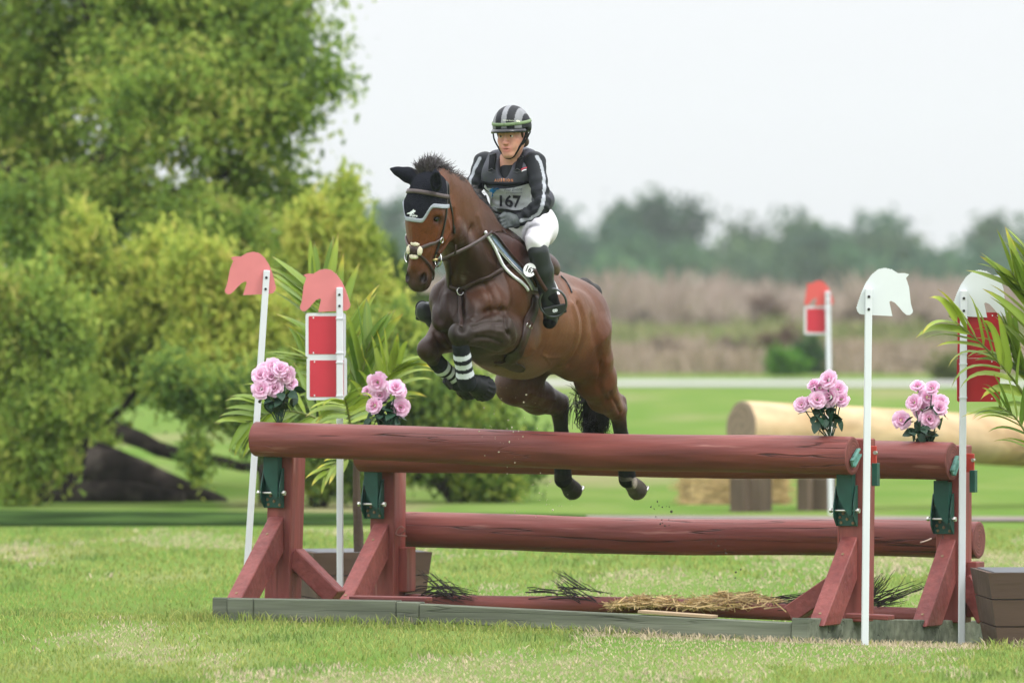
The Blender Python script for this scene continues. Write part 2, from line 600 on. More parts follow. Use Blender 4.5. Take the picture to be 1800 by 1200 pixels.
# turf strip coloured dark for the shade under the trees, dirt path, gravel road
def strip(name, m, edge0, edge1, dz, k=40):
    A = np.array(edge0, float); Bq = np.array(edge1, float)
    t = np.linspace(0, 1, k)[:, None]
    a = A[0] + t * (A[1] - A[0]); b = Bq[0] + t * (Bq[1] - Bq[0])
    rows = [a + s * (b - a) for s in np.linspace(0, 1, 9)]
    G = np.stack(rows, 1).reshape(-1, 2)
    V = np.c_[G, ground_z(G[:, 0], G[:, 1]) + dz]
    F = np.array([(i * 9 + j, (i + 1) * 9 + j, (i + 1) * 9 + j + 1, i * 9 + j + 1) for i in range(k - 1) for j in range(8)], np.int32)
    return obj(name, V, F, m, kind='structure')
shadem = mat('shaded_turf', (.020, .038, .012), rough=1.0, var=.35, vscale=1.5, col2=(.045, .080, .022), c2scale=.7, spec=0)
strip('shade_strip', shadem, ((-12, 58.4), (2.2, 59.6)), ((-12, 65.6), (2.2, 61.6)), .012)
dirt = mat('bare_earth', (.20, .165, .15), rough=.95, var=.25, vscale=3, spec=.1)
strip('dirt_path', dirt, ((.6, 60.6), (14, 59.2)), ((.6, 61.6), (14, 60.6)), .016)
gravel = mat('gravel_road', (.36, .35, .34), rough=.9, var=.1, vscale=1, spec=.1)
strip('gravel_road', gravel, ((-40, 158), (60, 138)), ((-40, 166.5), (60, 146)), .02)

# ------------------------------------------------------------------ turf blades in front
def grass_patch(name, x0, x1, y0, y1, num, hmin, hmax, w, seed, keep=None):
    r = np.random.default_rng(seed)
    x = r.uniform(x0, x1, num); y = r.uniform(y0, y1, num)
    if keep is not None:
        m = keep(x, y, r); x, y = x[m], y[m]
    num = len(x)
    X = np.c_[x, y * .45, np.zeros(num)]
    big = vnoise(X, .9, 31); med = vnoise(X, 2.6, 32); fin = vnoise(X, 9, 33)
    dry = smooth01((.75 * big + .55 * med + .35 * fin - .0) / .35)
    lush = smooth01((vnoise(X, 3.5, 35) + .4 * fin - .25) / .4)
    h = r.uniform(hmin, hmax, num) * (1 - .45 * dry) * (1 + .6 * lush)
    a = r.uniform(0, 2 * math.pi, num); lean = r.uniform(.1, .9, num)
    z = ground_z(x, y)
    C = np.c_[x, y, z - .004]
    A = np.c_[np.cos(a) * lean * h, np.sin(a) * lean * h, h]
    b = a + r.uniform(.8, 2.2, num)
    W = np.c_[np.cos(b), np.sin(b), np.zeros(num)] * (w * r.uniform(.6, 1.3, num))[:, None]
    green = np.array((.165, .255, .052)); yel = np.array((.37, .375, .11)); deep = np.array((.085, .18, .038)); tan = np.array((.56, .45, .32))
    t1 = r.uniform(0, 1, num)[:, None]
    col = green * (1 - t1) + yel * t1
    col = col * (1 - lush[:, None] * .6) + deep * lush[:, None] * .6
    dm = (r.uniform(0, 1, num) < dry * .85)[:, None]
    col = np.where(dm, tan * r.uniform(.7, 1.2, num)[:, None], col) * r.uniform(.75, 1.2, num)[:, None]
    mid = C + A * .55; drop = np.c_[A[:, :2] * .35, -.18 * h]
    top = C + A + drop
    n_ = num
    V = np.stack([C - W, C + W, mid + W * .8, mid - W * .8, top], 1).reshape(-1, 3)
    base = np.arange(n_, dtype=np.int32)[:, None] * 5
    F = np.vstack([base + np.array([[0, 1, 2]]), base + np.array([[0, 2, 3]]), base + np.array([[3, 2, 4]])]).astype(np.int32)
    cc = np.repeat(col, 5, 0)
    return V, F, cc
grassm = mat('grass_blade', attr=True, rough=.6, spec=.15, trans=.45)
parts = [grass_patch('a', -4.6, 4.8, 33.2, 40.5, 58000, .020, .045, .0032, 1),
         grass_patch('b', -5.2, 5.4, 40.5, 48, 44000, .020, .045, .0036, 2),
         grass_patch('c', -7.6, 8.0, 48, 58.3, 42000, .025, .05, .0055, 3)]
def sill_line(x, y, r):
    dx, dy = x + 1.615, y - 41.0
    p = dx * JU[0] + dy * JU[1]; d = dx * JN[0] + dy * JN[1]
    return ((d > -.30) & (d < -.015) & (p > -.2) & (p < 5.2) & (r.uniform(0, 1, len(x)) < np.exp(d / .14))) | ((np.abs(p + .08) < .08) & (d > -.1) & (d < 2.5))
parts.append(grass_patch('d', -2.2, 3.4, 37.5, 43.5, 120000, .045, .095, .0034, 4, sill_line))
V = np.vstack([p[0] for p in parts]); off = np.cumsum([0] + [len(p[0]) for p in parts[:-1]])
F = np.vstack([p[1] + o for p, o in zip(parts, off)]); cc = np.vstack([p[2] for p in parts])
go = obj('grass', V, F, grassm, cols=cc, smooth=False, kind='stuff'); props(go, 'short mown turf with dry straw-coloured patches around the jump', 'grass')

# ------------------------------------------------------------------ foliage helper
leafm = mat('leaves_spring', attr=True, rough=.7, spec=.08, trans=.5)
barkm = mat('bark', (.050, .040, .034), rough=.9, var=.4, vscale=6, bump=1.0, bscale=18, spec=.1)
darkbark = mat('dark_bark', (.024, .019, .017), rough=.95, var=.6, vscale=5, bump=1.0, bscale=8, spec=.0, col2=(.075, .062, .052), c2scale=3.5, c2lo=.5, c2hi=.7)
def leaf_cloud(lumps, num, size, pal, seed, clump=40, spread=.22, droop=0.0, fill=.0, up=0.0, hole=.0):
    """lumps: (centre, radii) ellipsoids; leaves gathered in uneven clumps near their shells"""
    r = np.random.default_rng(seed)
    vol = np.array([np.prod(q[1]) ** .67 for q in lumps]); pr = vol / vol.sum()
    nc = max(1, num // clump)
    k = r.choice(len(lumps), nc, p=pr)
    d = r.normal(size=(nc, 3)); d /= np.linalg.norm(d, axis=1)[:, None]
    rad = r.uniform(fill, 1, nc) ** .45
    rad *= 1 + .18 * vnoise(d, 4, seed) + .08 * vnoise(d, 11, seed + 1)
    cen = np.array([lumps[i][0] for i in k]); rr = np.array([lumps[i][1] for i in k])
    CC = cen + d * rr * rad[:, None]
    if hole > 0:                                  # open gaps between the boughs
        sc_ = 1 / max(.3, float(np.mean(rr)))
        ok = vnoise(CC, 2.6 * sc_, seed + 7) + .5 * vnoise(CC, 6.5 * sc_, seed + 8) > -.65 + hole
        CC = CC[ok]; d = d[ok]; nc = len(CC)
    tone = np.clip(r.uniform(0, 1, nc) * .7 + .15 + .30 * vnoise(CC, 2.2, seed + 3), 0, 1)
    sz = r.uniform(.5, 1.4, nc)
    idx = np.repeat(np.arange(nc), clump); n_ = len(idx)
    off = r.normal(0, 1, (n_, 3)) * spread * sz[idx][:, None]
    if up:
        ax = r.normal(0, .35, (nc, 3)) + (np.array((0, 0, 1.0)) if up > 0 else d * 1.1 + np.array((0, 0, -.15))); off += ax[idx] * (r.uniform(-1, 1, n_) * spread * abs(up))[:, None] * sz[idx][:, None]
    C = CC[idx] + off
    C[:, 2] -= droop * np.abs(r.normal(0, 1, n_)) * spread
    C[:, 2] = np.maximum(C[:, 2], .02)
    A = r.normal(size=(n_, 3)); A /= np.linalg.norm(A, axis=1)[:, None]
    A[:, 2] += (.7 if up > 0 else -.25) - droop * .3
    W = np.cross(A, r.normal(size=(n_, 3))); W /= np.linalg.norm(W, axis=1)[:, None]
    s = size * r.uniform(.6, 1.5, n_)[:, None]
    pal = np.array(pal); t = np.clip(tone[idx] + r.normal(0, .14, n_), 0, .999) * (len(pal) - 1)
    i0 = t.astype(int); f = (t - i0)[:, None]
    col = pal[i0] * (1 - f) + pal[i0 + 1] * f
    return quads(C, A * s, W * s * .36, col, .45)
def limb(m, pts, r0, r1, n=14, seg=8):
    C = spline(np.array(pts, float), n)
    C[1:-1] += RNG.normal(0, r0 * .12, (n - 2, 3))
    m.tube(C, np.linspace(r0, r1, n), seg)
    return C
def px_lump(px, py, rx, ry, Y, ryd=None):
    s = Y / FPX
    return (P(px, py, Y), np.array((rx * s, (ryd if ryd else .8 * max(rx, ry) * s), ry * s)))

# ------------------------------------------------------------------ great oak on the left
YO = 71.0
oak = thing('oak_tree', 'tall spreading oak with dark leaning trunk, filling the left of the field', 'tree', P(120, 872, YO) * np.array((1, 1, 0)))
m = MB()
limb(m, [P(110, 900, YO) , P(70, 760, YO), P(95, 600, YO), P(150, 420, YO), P(230, 200, YO), P(330, -100, YO), P(380, -420, YO)], .34, .08, 18, 12)
limb(m, [P(395, 884, 66.4), P(330, 872, 66.6), P(250, 850, 66.9), P(165, 832, 67.4), P(70, 815, 68.2)], .05, .36, 14, 12)
limb(m, [P(-60, 884, 66.4), P(60, 872, 66.3), P(180, 874, 66.2), P(320, 884, 66.2)], .22, .10, 12, 10)
limb(m, [P(-260, 905, YO), P(-120, 860, YO), P(20, 800, YO), P(70, 760, YO)], .20, .38, 10, 10)
for pts, r0 in (([(95, 600), (190, 640), (300, 590), (380, 555), (440, 520)], .13), ([(85, 700), (180, 745), (260, 780), (330, 800), (420, 815), (530, 825)], .11),
                ([(150, 420), (260, 350), (360, 330), (450, 260), (540, 190)], .06), ([(230, 200), (330, 130), (430, 60), (520, 40)], .05),
                ([(150, 420), (60, 330), (-60, 260), (-200, 200)], .07), ([(100, 560), (170, 480), (200, 400), (210, 330)], .07),
                ([(230, 200), (200, 90), (120, -30), (40, -160)], .12), ([(300, 590), (330, 660), (350, 730)], .05), ([(190, 640), (290, 500), (420, 440), (520, 410)], .07),
                ([(225, 20), (235, -10), (200, 45)], .03)):
    yy = YO + RNG.uniform(-1.5, .5)
    limb(m, [P(x, y, YO + (yy - YO) * i / len(pts)) for i, (x, y) in enumerate(pts)], r0, r0 * .3, 12, 7)
m.build('trunk', darkbark, oak, smooth=True)
OAKP = [(.090, .155, .040), (.150, .240, .052), (.225, .335, .066), (.30, .41, .078), (.40, .48, .10), (.47, .46, .13)]
L = [px_lump(*q) for q in ((110, 120, 230, 210, 72), (-160, 200, 260, 330, 73), (330, 40, 220, 150, 71), (480, 60, 110, 110, 70.5), (300, 170, 190, 100, 70), (450, 200, 110, 100, 70.5),
    (565, 130, 40, 32, 70), (590, 145, 26, 16, 70), (530, 170, 50, 42, 70), (80, 340, 150, 90, 72), (250, 370, 150, 60, 72.5), (420, 330, 100, 90, 71), (505, 360, 75, 70, 70.5), (565, 400, 60, 50, 70.5),
    (100, 480, 170, 90, 72), (330, 470, 150, 80, 72), (490, 470, 120, 90, 71), (240, -220, 420, 260, 72), (-200, 620, 200, 180, 72), (30, 660, 120, 120, 71.5), (180, 640, 130, 70, 72), (350, 620, 120, 60, 72), (60, 360, 110, 60, 69.6), (200, 330, 90, 50, 69.8), (330, 390, 110, 60, 69.6), (430, 420, 90, 60, 69.4), (150, 440, 120, 50, 69.5))]
V, F, c = leaf_cloud(L, 200000, .052, OAKP, 5, 34, .085, .2, 0, -2.4, .24)
obj('crown', V, F, leafm, oak, cols=c, smooth=False, kind='stuff')
# hanging tips over the roots
V, F, c = leaf_cloud([px_lump(*q) for q in ((55, 800, 70, 60, 69.5), (90, 850, 55, 22, 69.5), (140, 770, 60, 50, 69.7), (175, 850, 22, 40, 69.4), (25, 860, 30, 25, 69.4), (20, 740, 50, 60, 69.6))], 11000, .046, OAKP[1:], 15, 26, .065, 1.2)
obj('low_branches', V, F, leafm, oak, cols=c, smooth=False, kind='stuff')

# ------------------------------------------------------------------ young willowy shrubs in front of it and to its right
WIL = [(.14, .21, .045), (.26, .35, .062), (.40, .48, .088), (.53, .56, .115), (.57, .53, .14)]
GRN = [(.06, .12, .034), (.115, .20, .046), (.20, .31, .065), (.29, .39, .085)]
def shrub(name, label, cat, base, stems, lumps, num, pal, seed, size=.046, droop=.35, spread=.055, clump=28, group=None, fill=0, up=2.0, hole=.20):
    t = thing(name, label, cat, base, group)
    m = MB()
    for s in stems: limb(m, [P(*q) for q in s], .045, .012, 10, 6)
    m.build('trunk', barkm, t, smooth=True)
    V, F, c = leaf_cloud([px_lump(*q) for q in lumps], int(num * 2.6), size, pal, seed, clump, spread, droop, fill, up, hole)
    obj('crown', V, F, leafm, t, cols=c, smooth=False, kind='stuff')
    return t
def gp(px, Y): return np.array(((px - 900) / FPX * Y, Y, 0.0))
shrub('willow_shrub', 'yellow-green feathery shrub with tall pointed shoots, left of the tilted flag pole', 'shrub', gp(130, 67.2),
      [[(130, 890, 67.2), (150, 760, 66.8), (160, 560, 66.5), (140, 400, 66.5)], [(150, 760, 66.8), (230, 700, 66.5), (285, 560, 66.5)], [(160, 560, 66.5), (120, 520, 66.5), (90, 500, 66.5)]],
      [(145, 430, 32, 75, 66.5), (180, 520, 85, 85, 66.5), (270, 510, 55, 90, 66.3), (230, 595, 100, 75, 66.2), (165, 600, 70, 60, 66), (310, 590, 60, 80, 66.4), (285, 450, 25, 40, 66.3)], 15000, WIL, 21)
shrub('willow_shrub', 'broad yellow-green shrub directly behind the two pink horse-head flags', 'shrub', gp(462, 65.5),
      [[(462, 905, 65.5), (455, 800, 65.5), (420, 660, 65.5), (370, 500, 65.5)], [(455, 800, 65.5), (470, 680, 65.5), (500, 560, 65.5)], [(455, 800, 65.5), (350, 690, 65.5)]],
      [(370, 500, 60, 70, 65.5), (430, 560, 80, 90, 65.5), (345, 590, 60, 70, 65.4), (400, 660, 100, 60, 65.3), (480, 640, 70, 80, 65.5), (320, 480, 22, 60, 65.4)], 13000, WIL, 22)
shrub('willow_shrub', 'slender pale shrub between the pink flags and the horse', 'shrub', gp(620, 68),
      [[(620, 895, 68), (610, 760, 68), (590, 600, 68), (575, 440, 68)], [(610, 760, 68), (660, 640, 68), (680, 540, 68)]],
      [(560, 420, 55, 70, 68), (600, 510, 70, 70, 68), (660, 560, 55, 70, 67.8), (580, 620, 90, 80, 67.6), (680, 640, 60, 60, 68), (640, 440, 24, 50, 68), (610, 350, 20, 40, 68.4)], 12000, WIL, 23)
shrub('green_shrub', 'leafy green bush at the far left edge, its boughs brushing the oak roots', 'shrub', gp(40, 65),
      [[(40, 930, 65), (50, 800, 65), (30, 640, 65), (20, 520, 65)], [(50, 800, 65), (110, 700, 65), (140, 640, 65)]],
      [(50, 540, 75, 60, 65), (110, 600, 60, 70, 65), (20, 640, 70, 80, 65), (90, 700, 80, 55, 64.8), (150, 690, 60, 50, 65), (-60, 580, 90, 110, 65), (40, 790, 60, 60, 64.8), (20, 870, 40, 30, 64.8), (95, 800, 45, 35, 64.8)], 13000, OAKP[1:], 24)
shrub('willow_shrub', 'low drooping bush behind the rose bouquets, its boughs hanging above bright grass', 'shrub', gp(560, 64.5),
      [[(560, 905, 64.5), (520, 800, 64.5), (450, 740, 64.5), (340, 700, 64.5)], [(560, 905, 64.5), (600, 800, 64.5), (650, 700, 64.5)]],
      [(300, 670, 60, 30, 64.5), (390, 700, 70, 35, 64.5), (500, 760, 80, 60, 64.5), (590, 740, 80, 70, 64.5), (575, 820, 60, 35, 64.4), (345, 800, 16, 32, 64.3), (640, 810, 60, 50, 64.4), (470, 690, 60, 40, 64.4)], 12500, GRN + WIL[2:4], 25)
shrub('green_shrub', 'dark spreading bush seen under the leaping horse, thin boughs low to the grass', 'shrub', gp(800, 66),
      [[(800, 900, 66), (780, 860, 66), (720, 835, 66), (650, 830, 66)], [(800, 900, 66), (830, 840, 66), (890, 800, 66)], [(780, 860, 66), (800, 760, 66), (790, 660, 66)]],
      [(730, 690, 60, 70, 66), (800, 720, 70, 60, 66), (860, 760, 60, 60, 66), (740, 790, 80, 50, 66), (830, 830, 70, 35, 66), (890, 845, 40, 22, 66), (700, 610, 50, 60, 66.4), (920, 800, 40, 45, 66.5)], 12500, GRN + WIL[2:4], 26)
shrub('willow_shrub', 'hazy olive bush further back, in the gap right of the oak crown', 'shrub', gp(690, 92),
      [[(690, 780, 92), (680, 640, 92), (660, 480, 92)], [(680, 640, 92), (720, 560, 92)]],
      [(660, 520, 60, 70, 92), (720, 600, 60, 70, 92), (640, 620, 70, 90, 92), (760, 680, 60, 60, 92)], 7000, [(.05, .09, .025), (.09, .14, .035), (.14, .19, .05)], 27, .12)

# ------------------------------------------------------------------ reed beds beyond the road
reedm = mat('dry_reed', attr=True, rough=.9, spec=.1, trans=.25)
def reeds(name, label, x0, x1, y0, y1, num, hmin, hmax, pal, seed, w=.05):
    r = np.random.default_rng(seed)
    x = r.uniform(x0, x1, num); y = r.uniform(y0, y1, num)
    cl = np.clip(1.5 * vnoise(np.c_[x, y * .35, 0 * x], .75, seed) + .5 * vnoise(np.c_[x, y, 0 * x], 2.0, seed + 9), -1, 1); cl2 = vnoise(np.c_[x, y, 0 * x], 1.2, seed + 1)
    h = (hmin + (hmax - hmin) * (.5 + .5 * cl) * r.uniform(.6, 1.1, num)) * (1 + .15 * cl2)
    C = np.c_[x, y, ground_z(x, y) - .02]; A = np.c_[r.normal(0, .33, num) * h, r.normal(0, .3, num) * h, h]
    b = r.uniform(0, 3.14, num); W = np.c_[np.cos(b), np.sin(b), 0 * b] * w * r.uniform(.5, 1.4, num)[:, None]
    pal = np.array(pal); t = np.clip(.5 + .45 * vnoise(np.c_[x, y * .5, 0 * x], .22, seed + 2) + r.normal(0, .30, num), 0, .999) * (len(pal) - 1)
    i0 = t.astype(int); f = (t - i0)[:, None]
    V, F, c = quads(C, A, W, pal[i0] * (1 - f) + pal[i0 + 1] * f, .5)
    o = obj(name, V, F, reedm, cols=c, smooth=False, kind='stuff'); props(o, label, 'reeds'); return o
TAN = [(.23, .185, .13), (.30, .235, .165), (.36, .28, .21), (.38, .30, .25)]
PNK = [(.26, .205, .165), (.33, .26, .21), (.38, .31, .255), (.29, .225, .18)]
reeds('reeds', 'low band of dry tan reeds just beyond the gravel road', -18, 34, 172, 196, 24000, .15, .85, TAN, 41, .05)
reeds('grass', 'streak of fresh green grass between the two bands of reeds', -24, 40, 205, 238, 27000, .5, 1.15, [(.15, .18, .07), (.21, .24, .09), (.29, .27, .14)], 42, .09)
reeds('reeds', 'tall pinkish band of dead reeds in front of the far wood', -32, 54, 270, 330, 44000, .9, 2.7, PNK, 43, .08)
def bush(label, px, Y, w_, h_, num, pal, seed, size=.11, name='bush'):
    t = thing(name, label, 'bush', gp(px, Y))
    s = Y / FPX; z0 = P(px, 0, Y)
    m = MB(); b = gp(px, Y)
    for k in range(4): limb(m, [b, b + np.array((RNG.normal(0, w_ * .2), 0, h_ * .4)), b + np.array((RNG.normal(0, w_ * .4), RNG.normal(0, .2), h_ * .8))], .05, .015, 6, 5)
    m.build('stem', barkm, t, smooth=True)
    V, F, c = leaf_cloud([(b + np.array((0, 0, h_ * .5)), np.array((w_ * .5, w_ * .45, h_ * .5))), (b + np.array((w_ * .2, 0, h_ * .35)), np.array((w_ * .4, w_ * .4, h_ * .35)))], num, size, pal, seed, 20, .08)
    obj('crown', V, F, leafm, t, cols=c, smooth=False, kind='stuff')
bush('bright green bush left of the distant red and white marker', 1380, 168, .75, .72, 1300, [(.06, .16, .025), (.10, .25, .03), (.15, .30, .05)], 51)
bush('darker blue-green bush behind the distant red and white marker', 1420, 172, .6, .95, 1300, [(.03, .075, .03), (.05, .11, .04), (.08, .15, .05)], 52)
bush('tall rust-brown bush among the dead reeds, left of the distant marker', 1352, 240, 1.3, 2.1, 1500, [(.10, .06, .045), (.14, .085, .065), (.19, .12, .10)], 53)
bush('low brown bramble below the rust-brown bush', 1368, 185, 1.3, 1.2, 700, [(.13, .08, .06), (.18, .12, .09)], 54)
bush('small olive bush at the road edge, right of the tall white flag', 1668, 160, 1.0, .6, 600, [(.12, .15, .045), (.17, .20, .06)], 55)
bush('wide olive bush in the far green strip, right of the tall white flag', 1590, 215, 2.4, 1.2, 700, [(.12, .17, .05), (.18, .22, .07)], 56)
bush('grey-brown scrub in front of the far wood, behind the horse rump', 1110, 262, 2.2, 1.7, 700, [(.17, .13, .11), (.24, .19, .15)], 57)

for i, (px, Y, w_, h_, lab) in enumerate(((1230, 255, 1.6, 1.5, 'dull brown scrub among the reeds, right of the three thin far trees'), (1290, 200, 1.0, .8, 'small tan scrub in the lower reeds, left of the rust-brown bush'),
        (1500, 260, 1.6, 1.9, 'brown scrub among the reeds just left of the bare white flag'), (1620, 250, 1.5, 1.7, 'brown scrub among the reeds between the two white flags'), (1165, 190, 1.0, .75, 'small tan scrub near the road, right of the horse rump'))):
    bush(lab, px, Y, w_, h_, 900, [(.14, .10, .08), (.21, .16, .125), (.27, .21, .16)], 70 + i)

# ------------------------------------------------------------------ the far wood: every tree of it
FARP = [(.032, .068, .038), (.055, .108, .052), (.082, .150, .066), (.12, .195, .075)]
def far_tree(px, top, Y, wpx, seed, kind, lab, group='hazy trees of the far wood'):
    s = Y / FPX; b = gp(px, Y); z1 = CAMH + (HOR - top) * s; w_ = wpx * s * (1.35 if kind != 'tall' else 1.1)
    t = thing('far_tree', lab, 'tree', b, group)
    m = MB(); limb(m, [b, b + np.array((.2, 0, z1 * .4)), b + np.array((-.2, .1, z1 * .85))], .22, .07, 8, 6)
    r = np.random.default_rng(seed)
    if kind == 'tall':
        lum = [(b + np.array((r.normal(0, w_ * .17), 0, z1 * h_)), np.array((w_ * .34, w_ * .34, z1 * .07))) for h_ in (.93, .88, .82, .76, .68, .6, .5, .38, .25)]
        nq = 1000
    else:
        lum = [(b + np.array((r.normal(0, w_ * .22), 0, z1 * h_)), np.array((w_ * .5, w_ * .5, z1 * .2))) for h_ in (.8, .62, .42, .24)]
        nq = 1400
    m.build('trunk', barkm, t, smooth=True)
    pal = np.array(FARP) * r.uniform(.7, 1.3) * np.array((r.uniform(.8, 1.25), 1, r.uniform(1, 1.3)))
    V, F, c = leaf_cloud(lum, nq, .55, pal, seed, 12, .55, .2, 0, 0, .1)
    obj('crown', V, F, leafm, t, cols=c, smooth=False, kind='stuff')
for i, (px, top, Y, wpx, kind, lab) in enumerate((
    (655, 395, 560, 90, 'round', 'hazy round tree of the far wood at the right edge of the oak crown'),
    (700, 350, 600, 70, 'tall', 'hazy thin tall tree of the far wood just left of the pointed horse ear'),
    (690, 430, 520, 90, 'low', 'hazy low tree of the far wood left of the horse face'),
    (745, 410, 580, 100, 'round', 'hazy round tree of the far wood behind the horse head'),
    (860, 400, 590, 110, 'round', 'hazy round tree of the far wood behind the rider'),
    (930, 420, 560, 100, 'round', 'hazy round tree of the far wood behind the rider hip'),
    (985, 352, 600, 80, 'tall', 'hazy thin tall tree of the far wood touching the rider back'),
    (1000, 400, 570, 90, 'round', 'hazy round tree of the far wood above the horse rump'),
    (1050, 395, 590, 90, 'round', 'hazy round tree right of the rump, left of three thin tall trees'),
    (1105, 360, 610, 60, 'tall', 'leftmost of three thin tall hazy trees right of the rider'),
    (1150, 345, 600, 60, 'tall', 'middle and tallest of three thin hazy trees right of the rider'),
    (1208, 355, 610, 65, 'tall', 'rightmost of three thin tall hazy trees right of the rider, before the gap'),
    (1120, 425, 540, 110, 'low', 'hazy low tree under the left one of the three thin tall trees'),
    (1195, 435, 560, 90, 'round', 'hazy round tree under the right one of the three thin tall trees'),
    (1260, 440, 590, 80, 'low', 'small hazy tree standing in the low gap of the far wood'),
    (1310, 425, 570, 90, 'round', 'hazy round tree on the right side of the low gap in the far wood'),
    (1365, 390, 590, 80, 'round', 'hazy round tree rising left of the distant red marker'),
    (1415, 378, 600, 70, 'tall', 'hazy thin tall tree directly above the distant red marker'),
    (1440, 400, 570, 90, 'round', 'hazy round tree right above the distant red marker'),
    (1500, 378, 590, 85, 'round', 'tall hazy round tree just left of the bare white flag board'),
    (1545, 385, 600, 70, 'tall', 'hazy thin tall tree straight above the bare white flag board'),
    (1570, 405, 570, 90, 'round', 'hazy round tree behind the nose of the bare white flag board'),
    (1480, 445, 530, 110, 'low', 'hazy low tree between the distant red marker and the bare white flag board'),
    (1380, 450, 520, 100, 'low', 'hazy low tree left of and above the distant red marker'),
    (1620, 420, 590, 60, 'round', 'narrow hazy tree closing the dense wood, right of the bare white flag board'),
    (1665, 455, 570, 90, 'low', 'hazy low tree in the gap between the two white flag boards'),
    (1738, 385, 610, 50, 'tall', 'lone thin hazy tree with a small round head, above the flag beside the palm'),
    (1720, 440, 580, 80, 'round', 'hazy round tree behind the flag board beside the palm'),
    (1790, 405, 590, 80, 'round', 'hazy round tree behind the palm at the right edge'),
    (1280, 470, 500, 120, 'low', 'wide hazy low tree before the gap in the far wood'),
    (1030, 460, 510, 120, 'low', 'wide hazy low tree directly behind the horse rump'),
    (1580, 460, 510, 110, 'low', 'wide hazy low tree behind the bare white flag board'))):
    far_tree(px, top, Y, wpx, 300 + i, kind, lab)
far_tree(590, 385, 590, 100, 362, 'round', 'hazy tree of the far wood all but hidden by the oak leaves')

# ------------------------------------------------------------------ haze over the whole field
m = MB().box((0, 434, 11), ((1, 0, 0), (0, 1, 0), (0, 0, 1)), (436, 452, 13.5))
hz = bpy.data.materials.new('haze_air'); hz.use_nodes = True
n, l = hz.node_tree.nodes, hz.node_tree.links
n.remove(n['Principled BSDF'])
pv = n.new('ShaderNodeVolumePrincipled')
pv.inputs['Color'].default_value = (.87, .93, 1.0, 1)
pv.inputs['Density'].default_value = .00019
pv.inputs['Anisotropy'].default_value = .0
l.new(pv.outputs[0], n['Material Output'].inputs['Volume'])
ho = m.build('haze', hz, kind='stuff')
# ================================================================== LOG JUMP
RED_ = (.188, .049, .041)
def redm(name, rot=None, st=(.10, 1, 1), base=RED_):
    return mat(name, base, rough=.55, spec=.36, var=.30, vscale=17, vstretch=st, bump=.8, bscale=20, bstretch=st, roughvar=.08,
               col2=(base[0] * .80, base[1] * .70, base[2] * .72), c2scale=3.2, c2lo=.50, c2hi=.68,
               cracks=(5.5, tuple(v * (.8 if v < .5 else 2.0) for v in st), .010, (.050, .016, .013)), chips=(16, .66, .72, (.30, .13, .11)), rot=rot)
red_log = redm('red_log_paint', (0, 0, JA))
red_post = redm('red_post_paint', None, (1, 1, .10), (.22, .055, .047))
red_brace = mat('red_brace_paint', (.215, .055, .048), rough=.55, spec=.35, var=.16, vscale=30, bump=.5, bscale=30, roughvar=.08, col2=(.17, .038, .034), c2scale=5)
def _rings(name, base, dark):
    m = bpy.data.materials.new(name); m.use_nodes = True
    n, l = m.node_tree.nodes, m.node_tree.links; b = n['Principled BSDF']; b.inputs['Roughness'].default_value = .75
    a = n.new('ShaderNodeAttribute'); a.attribute_name = 'Col'
    l.new(a.outputs['Color'], b.inputs['Base Color']); return m
red_end = _rings('red_log_end', None, None)
sillm = mat('weathered_timber', (.150, .160, .118), rough=.85, var=.45, vscale=14, vstretch=(.08, 1, 1), bump=.7, bscale=22, bstretch=(.08, 1, 1),
            col2=(.10, .115, .085), c2scale=2.2, c2lo=.45, c2hi=.65, cracks=(4, (.10, 2, 2), .010, (.02, .02, .016)), rot=(0, 0, JA), spec=.15)
pinem = mat('new_plank', (.36, .26, .16), rough=.8, var=.2, vscale=8, vstretch=(.1, 1, 1), rot=(0, 0, JA))
green = mat('green_steel', (.009, .062, .046), rough=.42, spec=.4, var=.2, vscale=14, bump=.05, bscale=90)
greenl = mat('worn_green_strap', (.10, .24, .20), rough=.5, var=.4, vscale=30)
zinc = mat('zinc_bolt', (.55, .54, .50), rough=.35, metal=1.0)
rustb = mat('rusty_screw', (.25, .17, .10), rough=.6, metal=.7)
redclip = mat('red_clip', (.45, .05, .035), rough=.4)
J0 = np.array((-1.615, 41.0, 0.0))
def J(p, d, z=0.0): return J0 + JU * p + JN * d + np.array((0, 0, z))
UZ = np.array((0, 0, 1.))
jump = thing('log_jump', 'red painted cross-country jump of two round top rails on braced posts with grey timber skids', 'jump', J(1.7, 1.2, -.05))
def log_geo(p0, p1, r0, r1, seed, nl=110, ns=44, amp=.035):
    p0 = np.asarray(p0, float); p1 = np.asarray(p1, float); d = p1 - p0; L = np.linalg.norm(d); d /= L
    s = np.cross(d, UZ); s /= np.linalg.norm(s); u = np.cross(s, d)
    r_ = np.random.default_rng(seed); V = []; C = []
    a = np.linspace(0, 2 * math.pi, ns, endpoint=False)
    ph = r_.uniform(0, 6, 8)
    for i in range(nl):
        t = i / (nl - 1)
        off = u * (.010 * math.sin(t * 4.1 + ph[0]) + .004 * math.sin(t * 11 + ph[1])) + s * .008 * math.sin(t * 3.2 + ph[2])
        rr = r0 + (r1 - r0) * t
        for q in a:
            w = 1 + amp * (.5 * math.sin(3 * q + 5 * t + ph[3]) + .35 * math.sin(2 * q - 9 * t + ph[4]) + .25 * math.sin(7 * q + 17 * t + ph[5]) + .18 * math.sin(11 * q + 31 * t + ph[6]) + .12 * math.sin(19 * q - 43 * t + ph[7]))
            V.append(p0 + d * L * t + off + (math.cos(q) * s + math.sin(q) * u) * rr * w)
    F = []
    for i in range(nl - 1):
        for j in range(ns):
            k = (j + 1) % ns; F.append((i * ns + j, i * ns + k, (i + 1) * ns + k, (i + 1) * ns + j))
    return np.array(V), F, (p0, p1, d, s, u)
